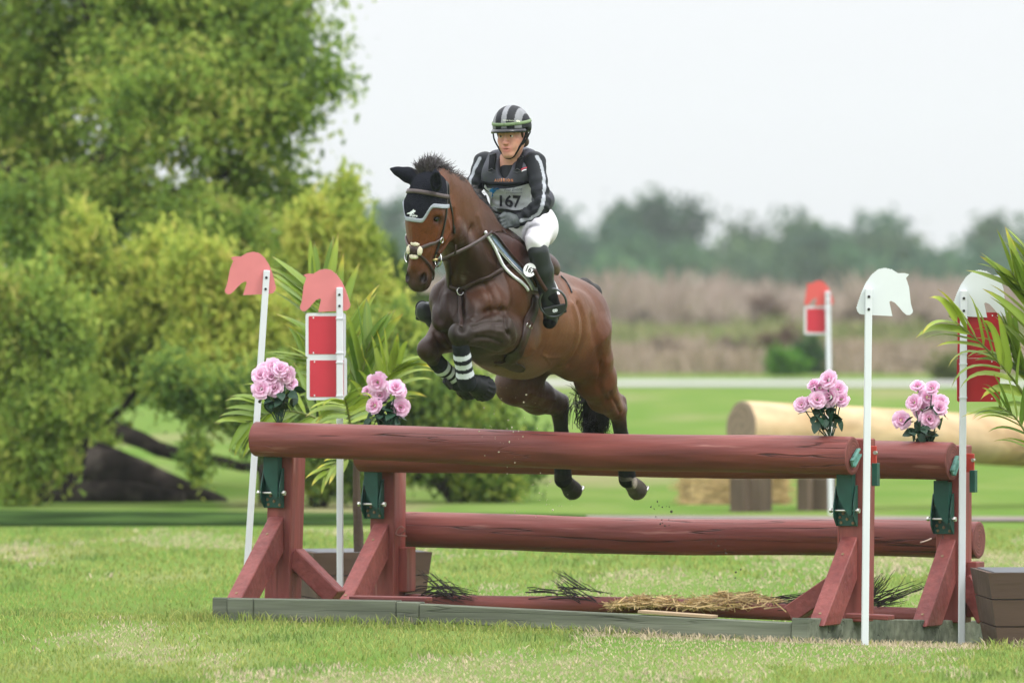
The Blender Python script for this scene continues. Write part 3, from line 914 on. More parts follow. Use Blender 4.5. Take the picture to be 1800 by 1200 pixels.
def end_cap(V, ns, nl, at_end, d, base, seed):
    """slightly domed cut end with growth rings"""
    ring = V[(nl - 1) * ns:] if at_end else V[:ns]
    c = ring.mean(0); sg = d if at_end else -d
    r_ = np.random.default_rng(seed); cen = c + (ring[3] - c) * .12
    rows = [1.0, .97, .9, .82, .74, .66, .58, .5, .42, .34, .26, .18, .1]; W = []; C = []
    for i, f in enumerate(rows):
        W.append(cen + (ring - cen) * f + sg * (.006 * min(1, (1 - f) * 12)) + sg * (.0015 if i % 2 else 0))
        tone = (1.0 if i % 2 else .62) * r_.uniform(.85, 1.1)
        C.append(np.tile(np.array(base) * tone, (ns, 1)) * (1 + .12 * np.sin(np.arange(ns) * .7 + i))[:, None])
    n_ = len(rows); F = []
    for i in range(n_ - 1):
        for j in range(ns): F.append((i * ns + j, i * ns + (j + 1) % ns, (i + 1) * ns + (j + 1) % ns, (i + 1) * ns + j))
    F.append(tuple((n_ - 1) * ns + j for j in range(ns)))
    return np.vstack(W), F, np.clip(np.vstack(C), 0, 1)
def big_log(name, p0, p1, r0, r1, seed, label=None, parent=None, m=None, mend=None, base=RED_, amp=.03):
    V, F, (a, b, d, s, u) = log_geo(p0, p1, r0, r1, seed, amp=amp)
    o = obj(name, V, F, m or red_log, parent or jump, label=label)
    for e in (0, 1):
        W, G, C = end_cap(V, 44, 110, e, d, base, seed + e)
        obj('cut_end', W, G, mend or red_end, o, cols=C, smooth=False)
    return o
big_log('top_rail', P(451, 772.5, 41.56), P(1499, 801.5, 39.99), .095, .1005, 61, 'near top rail, its cut end showing a bent green strap')
big_log('top_rail', P(634, 792.5, 42.83), P(1674, 813.5, 41.33), .106, .104, 62, 'far top rail, half hidden behind the near one')
big_log('low_rail', P(692, 929, 43.16), P(1719, 950.5, 41.65), .101, .1005, 63, 'lower rail behind the far posts')
big_log('ground_rail', P(700, 1055, 43.0), P(1655, 1084, 41.55), .046, .046, 64, 'thin half-round rail lying along the bottom')
# skids and sill
m = MB().beam(J(.048, 0, .03 + .067), J(.048, 2.75, -.095 + .067), .094, .134, bev=.006); m.build('skid', sillm, jump)
m = MB().beam(J(3.43, -.03, -.018 + .067), J(3.43, 2.75, -.14 + .067), .098, .130, bev=.006); m.build('skid', sillm, jump)
def sill(p0, p1, z0, z1, h):
    m = MB().beam(J(p0, .03, z0), J(p1, .03, z1), .09, h, bev=.005); m.build('sill_beam', sillm, jump)
sill(.10, .255, .093, .095, .132); sill(.259, 1.10, .096, .098, .130); sill(1.104, 1.235, .098, .097, .120); sill(1.239, 3.378, .100, .036, .098)
m = MB().beam(J(.75, .19, .165), J(1.20, .19, .164), .10, .026); m.build('foot_plank', red_log, jump)
m = MB().beam(J(2.50, .04, .128), J(2.92, .04, .108), .09, .016, bev=.002); m.build('foot_plank', pinem, jump, label='short plank of new pale wood')
m = MB().beam(J(3.56, .32, .115), J(3.80, .32, .108), .10, .026); m.build('foot_plank', red_log, jump)
# posts with their braces and hinged brackets
def bracket(post, c, z0, z1):
    """green hinged bracket on the camera side of a post; c on the post face"""
    h = z1 - z0
    f = -JN
    m = MB().box(c + f * .005 + UZ * (z0 + .075), (JU, UZ, JN), (.056, .075, .004), 0, .003)
    m.build('bracket_plate', green, post)
    for s in (-1, 1):
        pr = [(0, 0), (.012, 0), (.055, .05), (.055, .11), (.02, h * .78), (0, h * .80)]
        mm = MB().prism(pr, c + JU * (.056 * s - .003) + f * .004 + UZ * z0, f, UZ, JU, .006)
        mm.build('bracket_side', green, post)
    arm = [(-.040, h + .012), (.042, h + .012), (.042, .055), (.028, .060), (.006, .085), (-.018, .125), (-.036, .17), (-.040, .2)]
    mm = MB().prism(arm, c + f * .050 + UZ * z0, JU, UZ, f, .008)
    mm.build('bracket_arm', green, post)
    mm = MB().box(c + f * .030 + JU * .042 + UZ * (z0 + h * .62), (JU, UZ, JN), (.004, h * .40, .026), 0, 0)
    mm.build('bracket_arm', green, post)
    mm = MB().tube([c + f * .040 - JU * .075 + UZ * (z0 + .082), c + f * .040 + JU * .070 + UZ * (z0 + .082)], .0065, 10)
    for q in (-.072, .072): mm.tube([c + f * .040 + JU * q + UZ * (z0 + .082), c + f * .040 + JU * (q + .012 * (1 if q > 0 else -1)) + UZ * (z0 + .082)], .014, 6)
    mm.build('hinge_pin', zinc, post)
    for x, z in ((-.034, .018), (0, .036), (.034, .016), (-.022, .066), (.030, .064), (-.04, .045)):
        mm = MB().tube([c + f * .008 + JU * x + UZ * (z0 + z), c + f * .014 + JU * x + UZ * (z0 + z)], [.010, .007], 8); mm.build('screw', rustb, post)
def jpost(pb, pt, zt, brk, label):
    """post from foot point pb to top pt (points at the post's middle)"""
    m = MB().beam(pb, pt, .150, .160, up=JN, bev=.006)
    o = m.build('post', red_post, jump, label=label)
    bracket(o, *brk)
    return o
def zat(py, Y): return CAMH + (HOR - py) * Y / FPX
A_, B_, C_, D_ = J(.055, .79), J(.055, 2.15), J(3.43, .65), J(3.43, 2.10)
A_ = P(497, 1052, A_[1]); B_ = P(681, 1055, B_[1]); C_ = P(1503, 1088, C_[1]); D_ = P(1676, 1090, D_[1])
A_[2] -= .01; B_[2] -= .01; C_[2] -= .01; D_[2] -= .01
At = P(506, 765, A_[1]); Bt = P(683, 785, B_[1]); Ct = P(1506, 770, C_[1]); Dt = P(1677, 782, D_[1])
def facec(pxl, Y): q = P(pxl, 524, Y); q[2] = 0; return q
fa, fb, fc, fd = [facec(x, b[1] - .078) for x, b in ((483, A_), (659, B_), (1490, C_), (1660, D_))]
pA = jpost(A_, At, 0, (fa, zat(892, fa[1]), zat(804, fa[1])), 'left post under the near rail')
pB = jpost(B_, Bt, 0, (fb, zat(911, fb[1]), zat(824, fb[1])), 'left post under the far rail')
pC = jpost(C_, Ct, 0, (fc, zat(924, fc[1]), zat(834, fc[1])), 'right post under the near rail')
pD = jpost(D_, Dt, 0, (fd, zat(938, fd[1]), zat(848, fd[1])), 'right post under the far rail')
def brace(foot, top, w=.112, h=.105, name='brace', upv=None):
    m = MB().beam(foot, top, w, h, up=upv if upv is not None else UZ, bev=.006)
    o = m.build(name, red_brace, jump)
    d = (top - foot) / np.linalg.norm(top - foot); nn = np.cross(np.cross(d, UZ), d); nn /= np.linalg.norm(nn)
    for t in (.16, .78):
        c = foot + (top - foot) * t + nn * (h / 2 + .0015)
        mm = MB().tube([c - nn * .004, c + nn * .0015], [.011, .009], 8); mm.build('screw', rustb, o)
    return o
def bpos(px0, py0, px1, py1, post):
    """foot and top of a brace lying in the plane of the skid through a post"""
    out = []
    for px, py in ((px0, py0), (px1, py1)):
        # walk along -JN from the post so that the point falls on pixel column px
        b = np.array((post[0], post[1])); d = JN[:2]
        k = (px - 900) / FPX
        t = (k * b[1] - b[0]) / (d[0] - k * d[1])
        q = b + d * t
        out.append(np.array((q[0], q[1], zat(py, q[1]))))
    return out
def prop_brace(px, ytop, post, w=.092, hL=.235):
    """slanting prop cut level at the skid and upright against the post"""
    f0 = bpos(px, 1060, px, 1060, post)[0]
    q = f0 - post; df = float(np.dot(q[:2], JN[:2])); du = float(np.dot(q[:2], JU[:2]))
    dp = -.079; z0 = post[2] - .004; zp = zat(ytop, post[1] - .08)
    # level run of the foot along JN, upright cut at the post face
    slope = (zp - z0) / (dp - df)
    vL = hL * slope
    base = np.array((post[0], post[1], 0.0)) + JU * (du - w / 2 + .0)
    poly = [(df, z0), (df + hL, z0), (dp, max(z0 + .03, zp - vL)), (dp, zp)]
    m = MB().prism(poly, base, JN, UZ, JU, w)
    o = m.build('brace', red_brace, jump)
    bv = o.modifiers.new('edge', 'BEVEL'); bv.width = .005; bv.segments = 1
    L = math.hypot(dp - df, zp - z0); nn = -JN * (zp - z0) / L + UZ * (dp - df) / L
    for t in (.14, .80):
        c = base + JU * w / 2 + JN * (df + (dp - df) * t) + UZ * (z0 + (zp - z0) * t)
        mm = MB().tube([c - nn * .004, c + nn * .0022], [.010, .008], 8); mm.build('screw', rustb, o)
prop_brace(404, 907, A_); prop_brace(597, 919, B_); prop_brace(1433, 942, C_); prop_brace(1614, 946, D_)
# side braces along the rails
def side_brace(post, s, z0, z1, run):
    p0 = post + JU * .07 * s; top = np.array((p0[0], p0[1], z1)); foot = post + JU * run * s; foot = np.array((foot[0], foot[1], z0))
    m = MB().beam(foot, top, .10, .10, bev=.006); m.build('side_brace', red_brace, jump)
side_brace(A_, 1, A_[2] + .02, A_[2] + .25, .33); side_brace(C_, -1, C_[2] + .03, C_[2] + .22, .36); side_brace(B_, 1, B_[2] + .02, B_[2] + .20, .05) if False else None
side_brace(D_, 1, D_[2] + .02, D_[2] + .24, .20)
m = MB().beam(B_ + JU * .098 + JN * .05 + UZ * .06, B_ + JU * .098 + JN * .05 + UZ * .31, .055, .12, up=JN); m.build('support_block', red_post, jump)
m = MB().beam(D_ + JU * .105 + JN * .06 + UZ * .03, D_ + JU * .105 + JN * .06 + UZ * .33, .06, .12, up=JN); m.build('support_block', red_post, jump)
# straps, clips at the right-hand ends
for (x, y, Y, k) in ((1499, 804, 39.975, 1), (1674, 818, 41.315, 1.5)):
    c = P(x, y, Y) + JU * .012
    ax = np.array((0, 0, 1.)) * .55 * k + JN * -.8; ax = JN * .75 + UZ * .5 * k; ax /= np.linalg.norm(ax); ay = np.cross(JU, ax)
    mm = MB().box(c, (ax, ay, JU), (.055, .022, .006), 0, .002).box(c + ay * .018 + JU * .008, (ax, ay, JU), (.055, .004, .010)).box(c - ay * .018 + JU * .008, (ax, ay, JU), (.055, .004, .010))
    mm.build('rail_strap', greenl, jump)
for (post, top, x0, x1, yy) in ((pC, Ct, 1515, 1537, 800), (pD, Dt, 1690, 1706, 813)):
    c = P((x0 + x1) / 2 + 4, yy, top[1] - .09)
    mm = MB().box(c, (JU, UZ, JN), (.035, .050, .006), 0, .002); mm.build('red_clip', redclip, post)
    mm = MB().tube([c - JN * .02 + JU * .032 + UZ * .015, c + JU * .032 + UZ * .015], .010, 8); mm.build('bolt', zinc, post)
    mm = MB().box(c + JU * .03 - UZ * .10, (JU, UZ, JN), (.016, .060, .02), 0, .002); mm.build('bracket_side', green, post)
# scraps of fraying cord
m = MB().tube(spline(np.array([P(700, 940, 42.9), P(712, 932, 42.85), P(704, 925, 42.85), P(696, 938, 42.85), P(715, 942, 42.8)]), 16), .004, 5); m.build('cord', mat('cord', (.25, .12, .10), rough=.9), jump, smooth=True)
m = MB().tube(spline(np.array([P(1637, 946, 41.2), P(1628, 950, 41.15), P(1618, 953, 41.1)]), 8), .0045, 5); m.build('cord', mat('pale_cord', (.42, .30, .24), rough=.9), jump, smooth=True)

# ================================================================== FLAGS WITH HORSE-HEAD BOARDS
whitep = mat('white_plastic_pole', (.66, .68, .72), rough=.35, spec=.45, var=.03, vscale=3)
whiteh = mat('white_board', (.66, .69, .71), rough=.42, var=.03)
pinkh = mat('pink_board', (.64, .200, .205), rough=.45, var=.06, vscale=6)
pinkfar = mat('faded_red_board', (.62, .10, .09), rough=.5)
redpan = mat('red_panel', (.52, .035, .055), rough=.4, var=.05)
redback = mat('red_panel_plain', (.40, .012, .022), rough=.38, var=.10, vscale=8)
boltm = mat('dark_bolt', (.05, .045, .045), rough=.4, metal=.8)
HEAD = [(678, 332), (705, 324), (747, 325), (780, 305), (830, 294), (870, 302), (910, 335), (945, 385), (970, 440), (990, 500), (1003, 545), (1000, 560), (985, 578), (960, 583), (780, 592), (800, 503), (790, 497), (765, 508), (735, 540), (715, 565), (690, 585), (670, 585), (655, 572), (652, 558), (665, 515), (672, 460), (678, 410), (697, 355)]
def head_outline(flip, s):
    pts = [((x - 932) / 4 / 311.6 * flip * s, -(y - 420) / 4 / 311.6 * s) for x, y in HEAD]
    out = []
    for i, p in enumerate(pts):
        q = pts[(i + 1) % len(pts)]
        if 3 <= i <= 9:                       # little scallops along the mane
            L = math.hypot(q[0] - p[0], q[1] - p[1]); k = max(2, int(L / .011))
            nx, ny = (q[1] - p[1]) / L * flip, -(q[0] - p[0]) / L * flip
            for j in range(k):
                out.append((p[0] + (q[0] - p[0]) * j / k, p[1] + (q[1] - p[1]) * j / k))
                out.append((p[0] + (q[0] - p[0]) * (j + .5) / k + nx * -.004, p[1] + (q[1] - p[1]) * (j + .5) / k + ny * -.004))
        else: out.append(p)
    return out
def flag(name, label, top, base, Y, flip, hs, headm, panels, group, yaw=0.0, w=.036):
    b = P(base[0], base[1], Y); t = P(top[0], top[1], Y)
    b[2] = float(ground_z(b[0], b[1])) - .04 if base[2] else b[2]
    th = thing(name, label, 'marker flag', np.array((b[0], b[1], float(ground_z(b[0], b[1])))), group)
    ax = np.array((math.cos(yaw), math.sin(yaw), 0)); az = np.array((-math.sin(yaw), math.cos(yaw), 0))
    m = MB().beam(b, t, w, w, up=az, bev=.004); m.build('pole', whitep, th)
    dn = (b - t) / np.linalg.norm(b - t); upd = -dn
    c = t + az * (w / 2 + .002)
    m = MB().prism(head_outline(flip, hs), c, ax, upd, az, .012); m.build('horse_head_board', headm, th)
    for k in (.041, .104):
        q = t + dn * k * hs - az * (w / 2 - .001)
        m = MB().tube([q + az * .004, q - az * .005], [.0085, .007], 10); m.build('bolt', boltm, th)
    for (x0, y0, x1, y1, kind) in panels:
        cx, cy = (x0 + x1) / 2, (y0 + y1) / 2; s = Y / FPX
        hw, hh = (x1 - x0) / 2 * s, (y1 - y0) / 2 * s
        pc = P(cx, cy, Y) + az * (w / 2 + .016)
        def rr(hw, hh, r):
            o = []
            for sx_, sy_, a0 in ((1, 1, 0), (-1, 1, 90), (-1, -1, 180), (1, -1, 270)):
                for a in (0, 30, 60, 90):
                    an = R(a0 + a); o.append((sx_ * (hw - r) + r * math.cos(an), sy_ * (hh - r) + r * math.sin(an)))
            return o
        if kind == 'framed':
            m = MB().prism(rr(hw, hh, .016), pc, ax, UZ, az, .005); pn = m.build('number_panel', whiteh, th)
            m = MB().prism(rr(hw - .018, hh - .018, .004), pc - az * .0025, ax, UZ, az, .002); m.build('red_face', redpan, pn)
            for ex in (-1, 1):
                for ey in (-1, 1):
                    q = pc - az * .003 + ax * ex * (hw - .045) + UZ * ey * (hh - .026)
                    m = MB().box(q, (ax, UZ, az), (.0035, .0045, .001)); m.build('nick', whiteh, pn)
        else:
            m = MB().prism(rr(hw, hh, .010), pc, ax, UZ, az, .005); pn = m.build('number_panel', redback, th)
            for ex in (.62, .86):
                for ey in (-.86, .86):
                    q = pc - az * .001 + ax * ex * hw + UZ * ey * hh
                    m = MB().box(q, (ax, UZ, az), (.003, .004, .001)); m.build('nick', whiteh, pn)
        for ey in (-.8, .75):
            q = P(top[0] + (base[0] - top[0]) * ((cy - ey * (y1 - y0) / 2) - top[1]) / (base[1] - top[1]), cy - ey * (y1 - y0) / 2, Y)
            m = MB().box(q, (ax, UZ, az), (w / 2 + .003, .003, w / 2 + .004)); m.build('cable_tie', whitep, th)
    return th
flag('flag_post', 'pink horse-head board on leaning white pole at the far left, no panels', (469, 475), (427, 1075, 1), 42.2, 1, 1.0, pinkh, [], 'horse-head marker flags', .05)
flag('flag_post', 'pink horse-head board on upright white pole with two white-framed red panels', (597, 505), (598, 1072, 1), 43.0, 1, 1.01, pinkh, [(536, 550, 607, 628, 'framed'), (538, 627.5, 609, 703, 'framed')], 'horse-head marker flags', -.06)
flag('flag_post', 'white horse-head board on bare white pole at the near right corner of the jump', (1527, 507), (1520, 1132, 1), 39.25, -1, 1.03, whiteh, [], 'horse-head marker flags', .04)
flag('flag_post', 'white horse-head board on white pole with plain dark red panels, beside the palm', (1694, 510), (1690, 1125, 1), 40.9, -1, 1.06, whiteh, [(1684, 549, 1760, 629, 'plain'), (1683, 630, 1759, 706, 'plain')], 'horse-head marker flags', .03)
flag('flag_post', 'small distant red horse-head board above one framed red panel, behind the pale log', (1455, 512), (1461, 917, 1), 62.5, 1, .86, pinkfar, [(1414, 538, 1458, 588, 'framed')], 'horse-head marker flags', .0, .042)

# ================================================================== THE PALE LOG JUMP BEHIND
YB = 64.0
bj = thing('log_fence', 'big pale peeled log resting on stout brown posts in the field behind', 'jump', P(1500, 915, YB) * np.array((1, 1, 0)))
palelog = mat('peeled_log', (.56, .41, .25), rough=.8, var=.25, vscale=5, vstretch=(.3, 1, 1), bump=.4, bscale=9, bstretch=(.2, 1, 1), col2=(.42, .28, .15), c2scale=2.4, spec=.15, cracks=(2.2, (.2, 1.6, 1.6), .03, (.16, .10, .06)))
big_log('log', P(1304, 752, 63.2), P(1990, 782, 65.4), .215, .210, 71, None, bj, palelog, None, (.30, .22, .15), .035)
postb = mat('brown_post', (.125, .092, .068), rough=.9, var=.35, vscale=6, vstretch=(1, 1, .2), bump=.6, bscale=12, spec=.1)
for (x0, x1, yy) in ((1290, 1318, 63.25), (1322, 1350, 63.3), (1408, 1432, 63.6), (1434, 1464, 63.65), (1842, 1872, 64.95), (1876, 1906, 65.0)):
    x = (x0 + x1) / 2; c = P(x, 600, yy); zt = zat(838, yy)
    m = MB().beam(np.array((c[0], c[1], -.15)), np.array((c[0], c[1], zt)), (x1 - x0) * yy / FPX, .22, up=JN, bev=.012); m.build('post', postb, bj)
# straw bale
strawm = mat('straw', (.50, .36, .18), rough=.9, var=.4, vscale=30, vstretch=(.3, 1, 1), bump=1, bscale=60, spec=.1)
bale = thing('straw_bale', 'small golden straw bale on the grass behind the brown log posts', 'straw bale', np.array((P(1290, 900, 65.6)[0], 65.6, 0)))
c = P(1290, 885, 65.6)
m = MB().box(np.array((c[0], c[1], .13)), ((1, .12, 0), (-.12, 1, 0), (0, 0, 1)), (.45, .22, .18), 0, .05)
m.build('bale', strawm, bale)
for k in (-.18, .16):
    m = MB().box(np.array((c[0] + k, c[1], .13)), ((1, .12, 0), (-.12, 1, 0), (0, 0, 1)), (.006, .224, .184)); m.build('twine', mat('twine_%s' % ('a' if k < 0 else 'b'), (.30, .22, .11), rough=.9), bale)
sv = MB(); r_ = np.random.default_rng(5); SVv, SFf = [], []
for i in range(900):
    p = np.array((c[0] + r_.uniform(-.47, .47), c[1] - .235 + r_.normal(0, .01), .13 + r_.uniform(-.18, .19)))
    a = r_.normal(size=3) * np.array((.07, .03, .03)); w_ = np.array((0, 0, .004)); b_ = len(SVv)
    SVv += [p - a - w_, p - a + w_, p + a + w_, p + a - w_]; SFf.append((b_, b_ + 1, b_ + 2, b_ + 3))
obj('loose_straw', np.array(SVv), np.array(SFf, np.int32), strawm, bale, kind='stuff', smooth=False)
# ================================================================== ROSE BOUQUETS ON THE RAILS
rosem = mat('rose_petal', attr=True, rough=.6, spec=.2, trans=.22)
rleaf = mat('rose_leaf', (.012, .045, .022), rough=.5, spec=.4, var=.3, vscale=30)
stemm = mat('rose_stem', (.020, .075, .035), rough=.5)
def rose_mesh(seed):
    r = np.random.default_rng(seed); V = []; F = []; C = []
    def petal(az, tilt, rad, w, h, z0, curl):
        b = len(V); nu, nv_ = 6, 4
        for i in range(nu):
            u = i / (nu - 1) * 2 - 1
            for j in range(nv_):
                v = j / (nv_ - 1)
                ang = az + u * w * (.65 + .5 * math.sin(math.pi * (.15 + .75 * v)))
                rr = rad * (.55 + .45 * v) + h * v * math.sin(tilt) + curl * v ** 3 * (.6 + .4 * (1 - abs(u)))
                zz = z0 + h * v * math.cos(tilt) - abs(u) ** 3 * h * .28 * v - curl * .5 * v ** 4
                jit = 1 + .035 * r.normal()
                V.append((math.cos(ang) * rr * jit, math.sin(ang) * rr * jit, zz))
                t = v ** 1.3
                deep = np.array((.82, .34, .58)); pale = np.array((.95, .69, .87))
                C.append((deep * (1 - t) + pale * t) * (.93 + .07 * r.normal() * .5))
        for i in range(nu - 1):
            for j in range(nv_ - 1):
                F.append((b + i * nv_ + j, b + (i + 1) * nv_ + j, b + (i + 1) * nv_ + j + 1, b + i * nv_ + j + 1))
    a = 0
    for k in range(4): petal(a, .05, .10 + .04 * k, 1.1, .62 - .03 * k, .05, .0); a += 2.2
    for k in range(5): petal(a, .25, .27 + .03 * k, .80, .60 - .03 * k, -.02, .05); a += 2.4
    for k in range(6): petal(a, .65, .42 + .02 * k, .72, .60 - .02 * k, -.14, .14); a += 2.4
    for k in range(6): petal(a, 1.15, .46, .62, .62, -.26, .12); a += 1.05 + .2 * r.normal()
    return mesh_from('rose', np.array(V), F, rosem, np.clip(np.array(C), 0, 1))
ROSES = [rose_mesh(s) for s in range(7)]
def leaf_mesh():
    V, F = [], []
    n_ = 6
    for i in range(n_ + 1):
        t = i / n_; w = .42 * math.sin(math.pi * min(1, t * .93 + .04)) ** .8 * (1 - .25 * t)
        z = -.30 * t * t
        V += [(t, -w, z + .14 * w), (t, 0, z - .02), (t, w, z + .14 * w)]
    for i in range(n_):
        for j in (0, 1): F.append((3 * i + j, 3 * i + 3 + j, 3 * i + 4 + j, 3 * i + 1 + j))
    return mesh_from('leaf', np.array(V), F, rleaf)
RLEAF = leaf_mesh()
def bouquet(label, base, Y, roses, lf, seed):
    r = np.random.default_rng(seed)
    b = P(base[0], base[1], Y)
    t = thing('rose_bouquet', label, 'bouquet', b, 'artificial pink rose bouquets on the rails')
    s = Y / FPX
    for i, (px, py, rp) in enumerate(roses):
        q = P(px, py, Y + r.uniform(-.04, .04))
        o = link_mesh('rose', ROSES[(i * 3 + seed) % 7], t); o.location = q - b
        away = np.array((px - base[0], 0, base[1] - 70 - py)) * .006
        d = np.array((0, -1.0, .35)) + away + r.normal(0, .22, 3)
        o.rotation_mode = 'QUATERNION'
        o.rotation_quaternion = Vector(d).to_track_quat('Z', 'Y') @ Euler((0, 0, r.uniform(0, 6.28))).to_quaternion()
        o.scale = [rp * s * 1.14 * r.uniform(.80, 1.12)] * 3
        m = MB().tube(spline(np.array([b + (r.normal(0, .004), 0, -.02), b * .5 + q * .5 + np.array((0, .01, -.03)), q + np.array((0, .012, 0))]), 7), .0035, 5); m.build('stem', stemm, t, smooth=True)
    for (px, py, n_) in lf:
        for k in range(n_):
            q = P(px + r.normal(0, 5), py + r.normal(0, 5), Y + r.uniform(-.05, .03))
            o = link_mesh('leaf', RLEAF, t); o.location = q - b
            o.rotation_euler = (r.uniform(-.9, .9), r.uniform(-.2, 1.1), r.uniform(0, 6.28)); sc = r.uniform(.050, .082); o.scale = (sc, sc, sc)
bouquet('full round bunch of pink roses beside the leaning pole, far left of the rail', (493, 744), 41.52,
        [(480, 645, 15), (459, 659, 16), (476, 661, 17), (502, 659, 16), (493, 648, 13), (459, 683, 14), (482, 681, 16), (512, 673, 12), (466, 651, 13)],
        [(478, 705, 7), (495, 698, 8), (505, 690, 6), (490, 715, 6), (470, 695, 3), (514, 690, 3)], 1)
bouquet('loose bunch of pink roses among the palm fronds, just left of the horse', (677, 762), 42.65,
        [(663, 672, 15), (696, 680, 14), (703, 688, 12), (668, 694, 14), (657, 712, 12), (705, 716, 13), (645, 686, 9)],
        [(672, 722, 8), (684, 708, 7), (690, 728, 7), (660, 732, 5), (675, 738, 5), (697, 735, 3)], 2)
bouquet('bunch of pink roses with one bloom straying left, beside the bare white pole', (1461, 768), 40.05,
        [(1455, 666, 15), (1429, 674, 11), (1441, 680, 15), (1474, 683, 14), (1437, 702, 15), (1458, 697, 15), (1479, 701, 11), (1408, 710, 13), (1421, 706, 9)],
        [(1440, 722, 6), (1458, 718, 7), (1470, 710, 4), (1432, 730, 4), (1452, 738, 6), (1466, 732, 5), (1445, 745, 3)], 3)
bouquet('tall pink rose bunch with one low bloom at left, between two white flags', (1632, 784), 41.42,
        [(1613, 677, 12), (1638, 681, 12), (1632, 697, 15), (1654, 706, 14), (1606, 707, 13), (1620, 720, 13), (1634, 736, 14), (1585, 738, 13), (1652, 716, 11)],
        [(1606, 740, 5), (1618, 750, 7), (1640, 714, 3), (1636, 758, 5), (1602, 758, 4), (1656, 734, 2), (1625, 762, 4)], 4)

# ================================================================== PLANTERS WITH PALMS
plankm = mat('brown_planter_board', (.105, .068, .052), rough=.8, var=.25, vscale=7, vstretch=(.12, 1, 1), bump=.5, bscale=20, bstretch=(.1, 1, 1), spec=.2)
rimm = mat('grey_liner', (.30, .31, .33), rough=.8)
soilm = mat('soil', (.035, .026, .02), rough=1.0, bump=1, bscale=30)
def planter(label, cx, Y, wt, wb, z0, z1, yaw, boards, group):
    base = np.array(((cx - 900) / FPX * Y, Y, z0))
    t = thing('planter', label, 'planter', base, group)
    ca, sa = math.cos(yaw), math.sin(yaw)
    def W(x, y, z): return base + np.array((x * ca - y * sa, x * sa + y * ca, z))
    H_ = z1 - z0
    for side in range(4):
        an = side * math.pi / 2; c_, s_ = math.cos(an), math.sin(an)
        for k in range(boards):
            a0, a1 = k / boards, (k + 1) / boards - .006 / H_
            w0 = wb + (wt - wb) * a0; w1 = wb + (wt - wb) * a1; th = .024
            def pt(x, d, z): return W(x * c_ - d * s_, x * s_ + d * c_, z)
            V = [pt(-w0 / 2, -w0 / 2, a0 * H_), pt(w0 / 2, -w0 / 2, a0 * H_), pt(w1 / 2, -w1 / 2, a1 * H_), pt(-w1 / 2, -w1 / 2, a1 * H_),
                 pt(-w0 / 2 + th, -w0 / 2 + th, a0 * H_), pt(w0 / 2 - th, -w0 / 2 + th, a0 * H_), pt(w1 / 2 - th, -w1 / 2 + th, a1 * H_), pt(-w1 / 2 + th, -w1 / 2 + th, a1 * H_)]
            F = [(0, 1, 2, 3), (7, 6, 5, 4), (0, 4, 5, 1), (1, 5, 6, 2), (2, 6, 7, 3), (3, 7, 4, 0)]
            obj('board', V, F, plankm, t, smooth=False)
        wl = wt - .075
        V = [W((-wl / 2) * c_ - (-wl / 2) * s_, (-wl / 2) * s_ + (-wl / 2) * c_, H_ - .003), W((wl / 2) * c_ - (-wl / 2) * s_, (wl / 2) * s_ + (-wl / 2) * c_, H_ - .003),
             W((wl / 2 - .04) * c_ - (-wl / 2 + .04) * s_, (wl / 2 - .04) * s_ + (-wl / 2 + .04) * c_, H_ - .16), W((-wl / 2 + .04) * c_ - (-wl / 2 + .04) * s_, (-wl / 2 + .04) * s_ + (-wl / 2 + .04) * c_, H_ - .16)]
        obj('liner', V, [(0, 1, 2, 3)], rimm, t, smooth=False)
    wl = wt - .16
    obj('soil', [W(-wl / 2, -wl / 2, H_ - .155), W(wl / 2, -wl / 2, H_ - .155), W(wl / 2, wl / 2, H_ - .155), W(-wl / 2, wl / 2, H_ - .155)], [(0, 1, 2, 3)], soilm, t, smooth=False)
    return t
YP1, YP2 = 44.1, 40.6
g1 = float(ground_z((640 - 900) / FPX * YP1, YP1)); g2 = float(ground_z((1845 - 900) / FPX * YP2, YP2))
planter('brown flared planter box behind the left posts, a palm growing in it', 634, YP1, .70, .60, g1 - .01, zat(969, YP1 - .37), .22, 3, 'planter boxes beside the jump')
planter('brown flared planter box cut by the right edge of the picture', 1852, YP2, .80, .66, g2 - .01, zat(1004, YP2 - .4), .06, 3, 'planter boxes beside the jump')

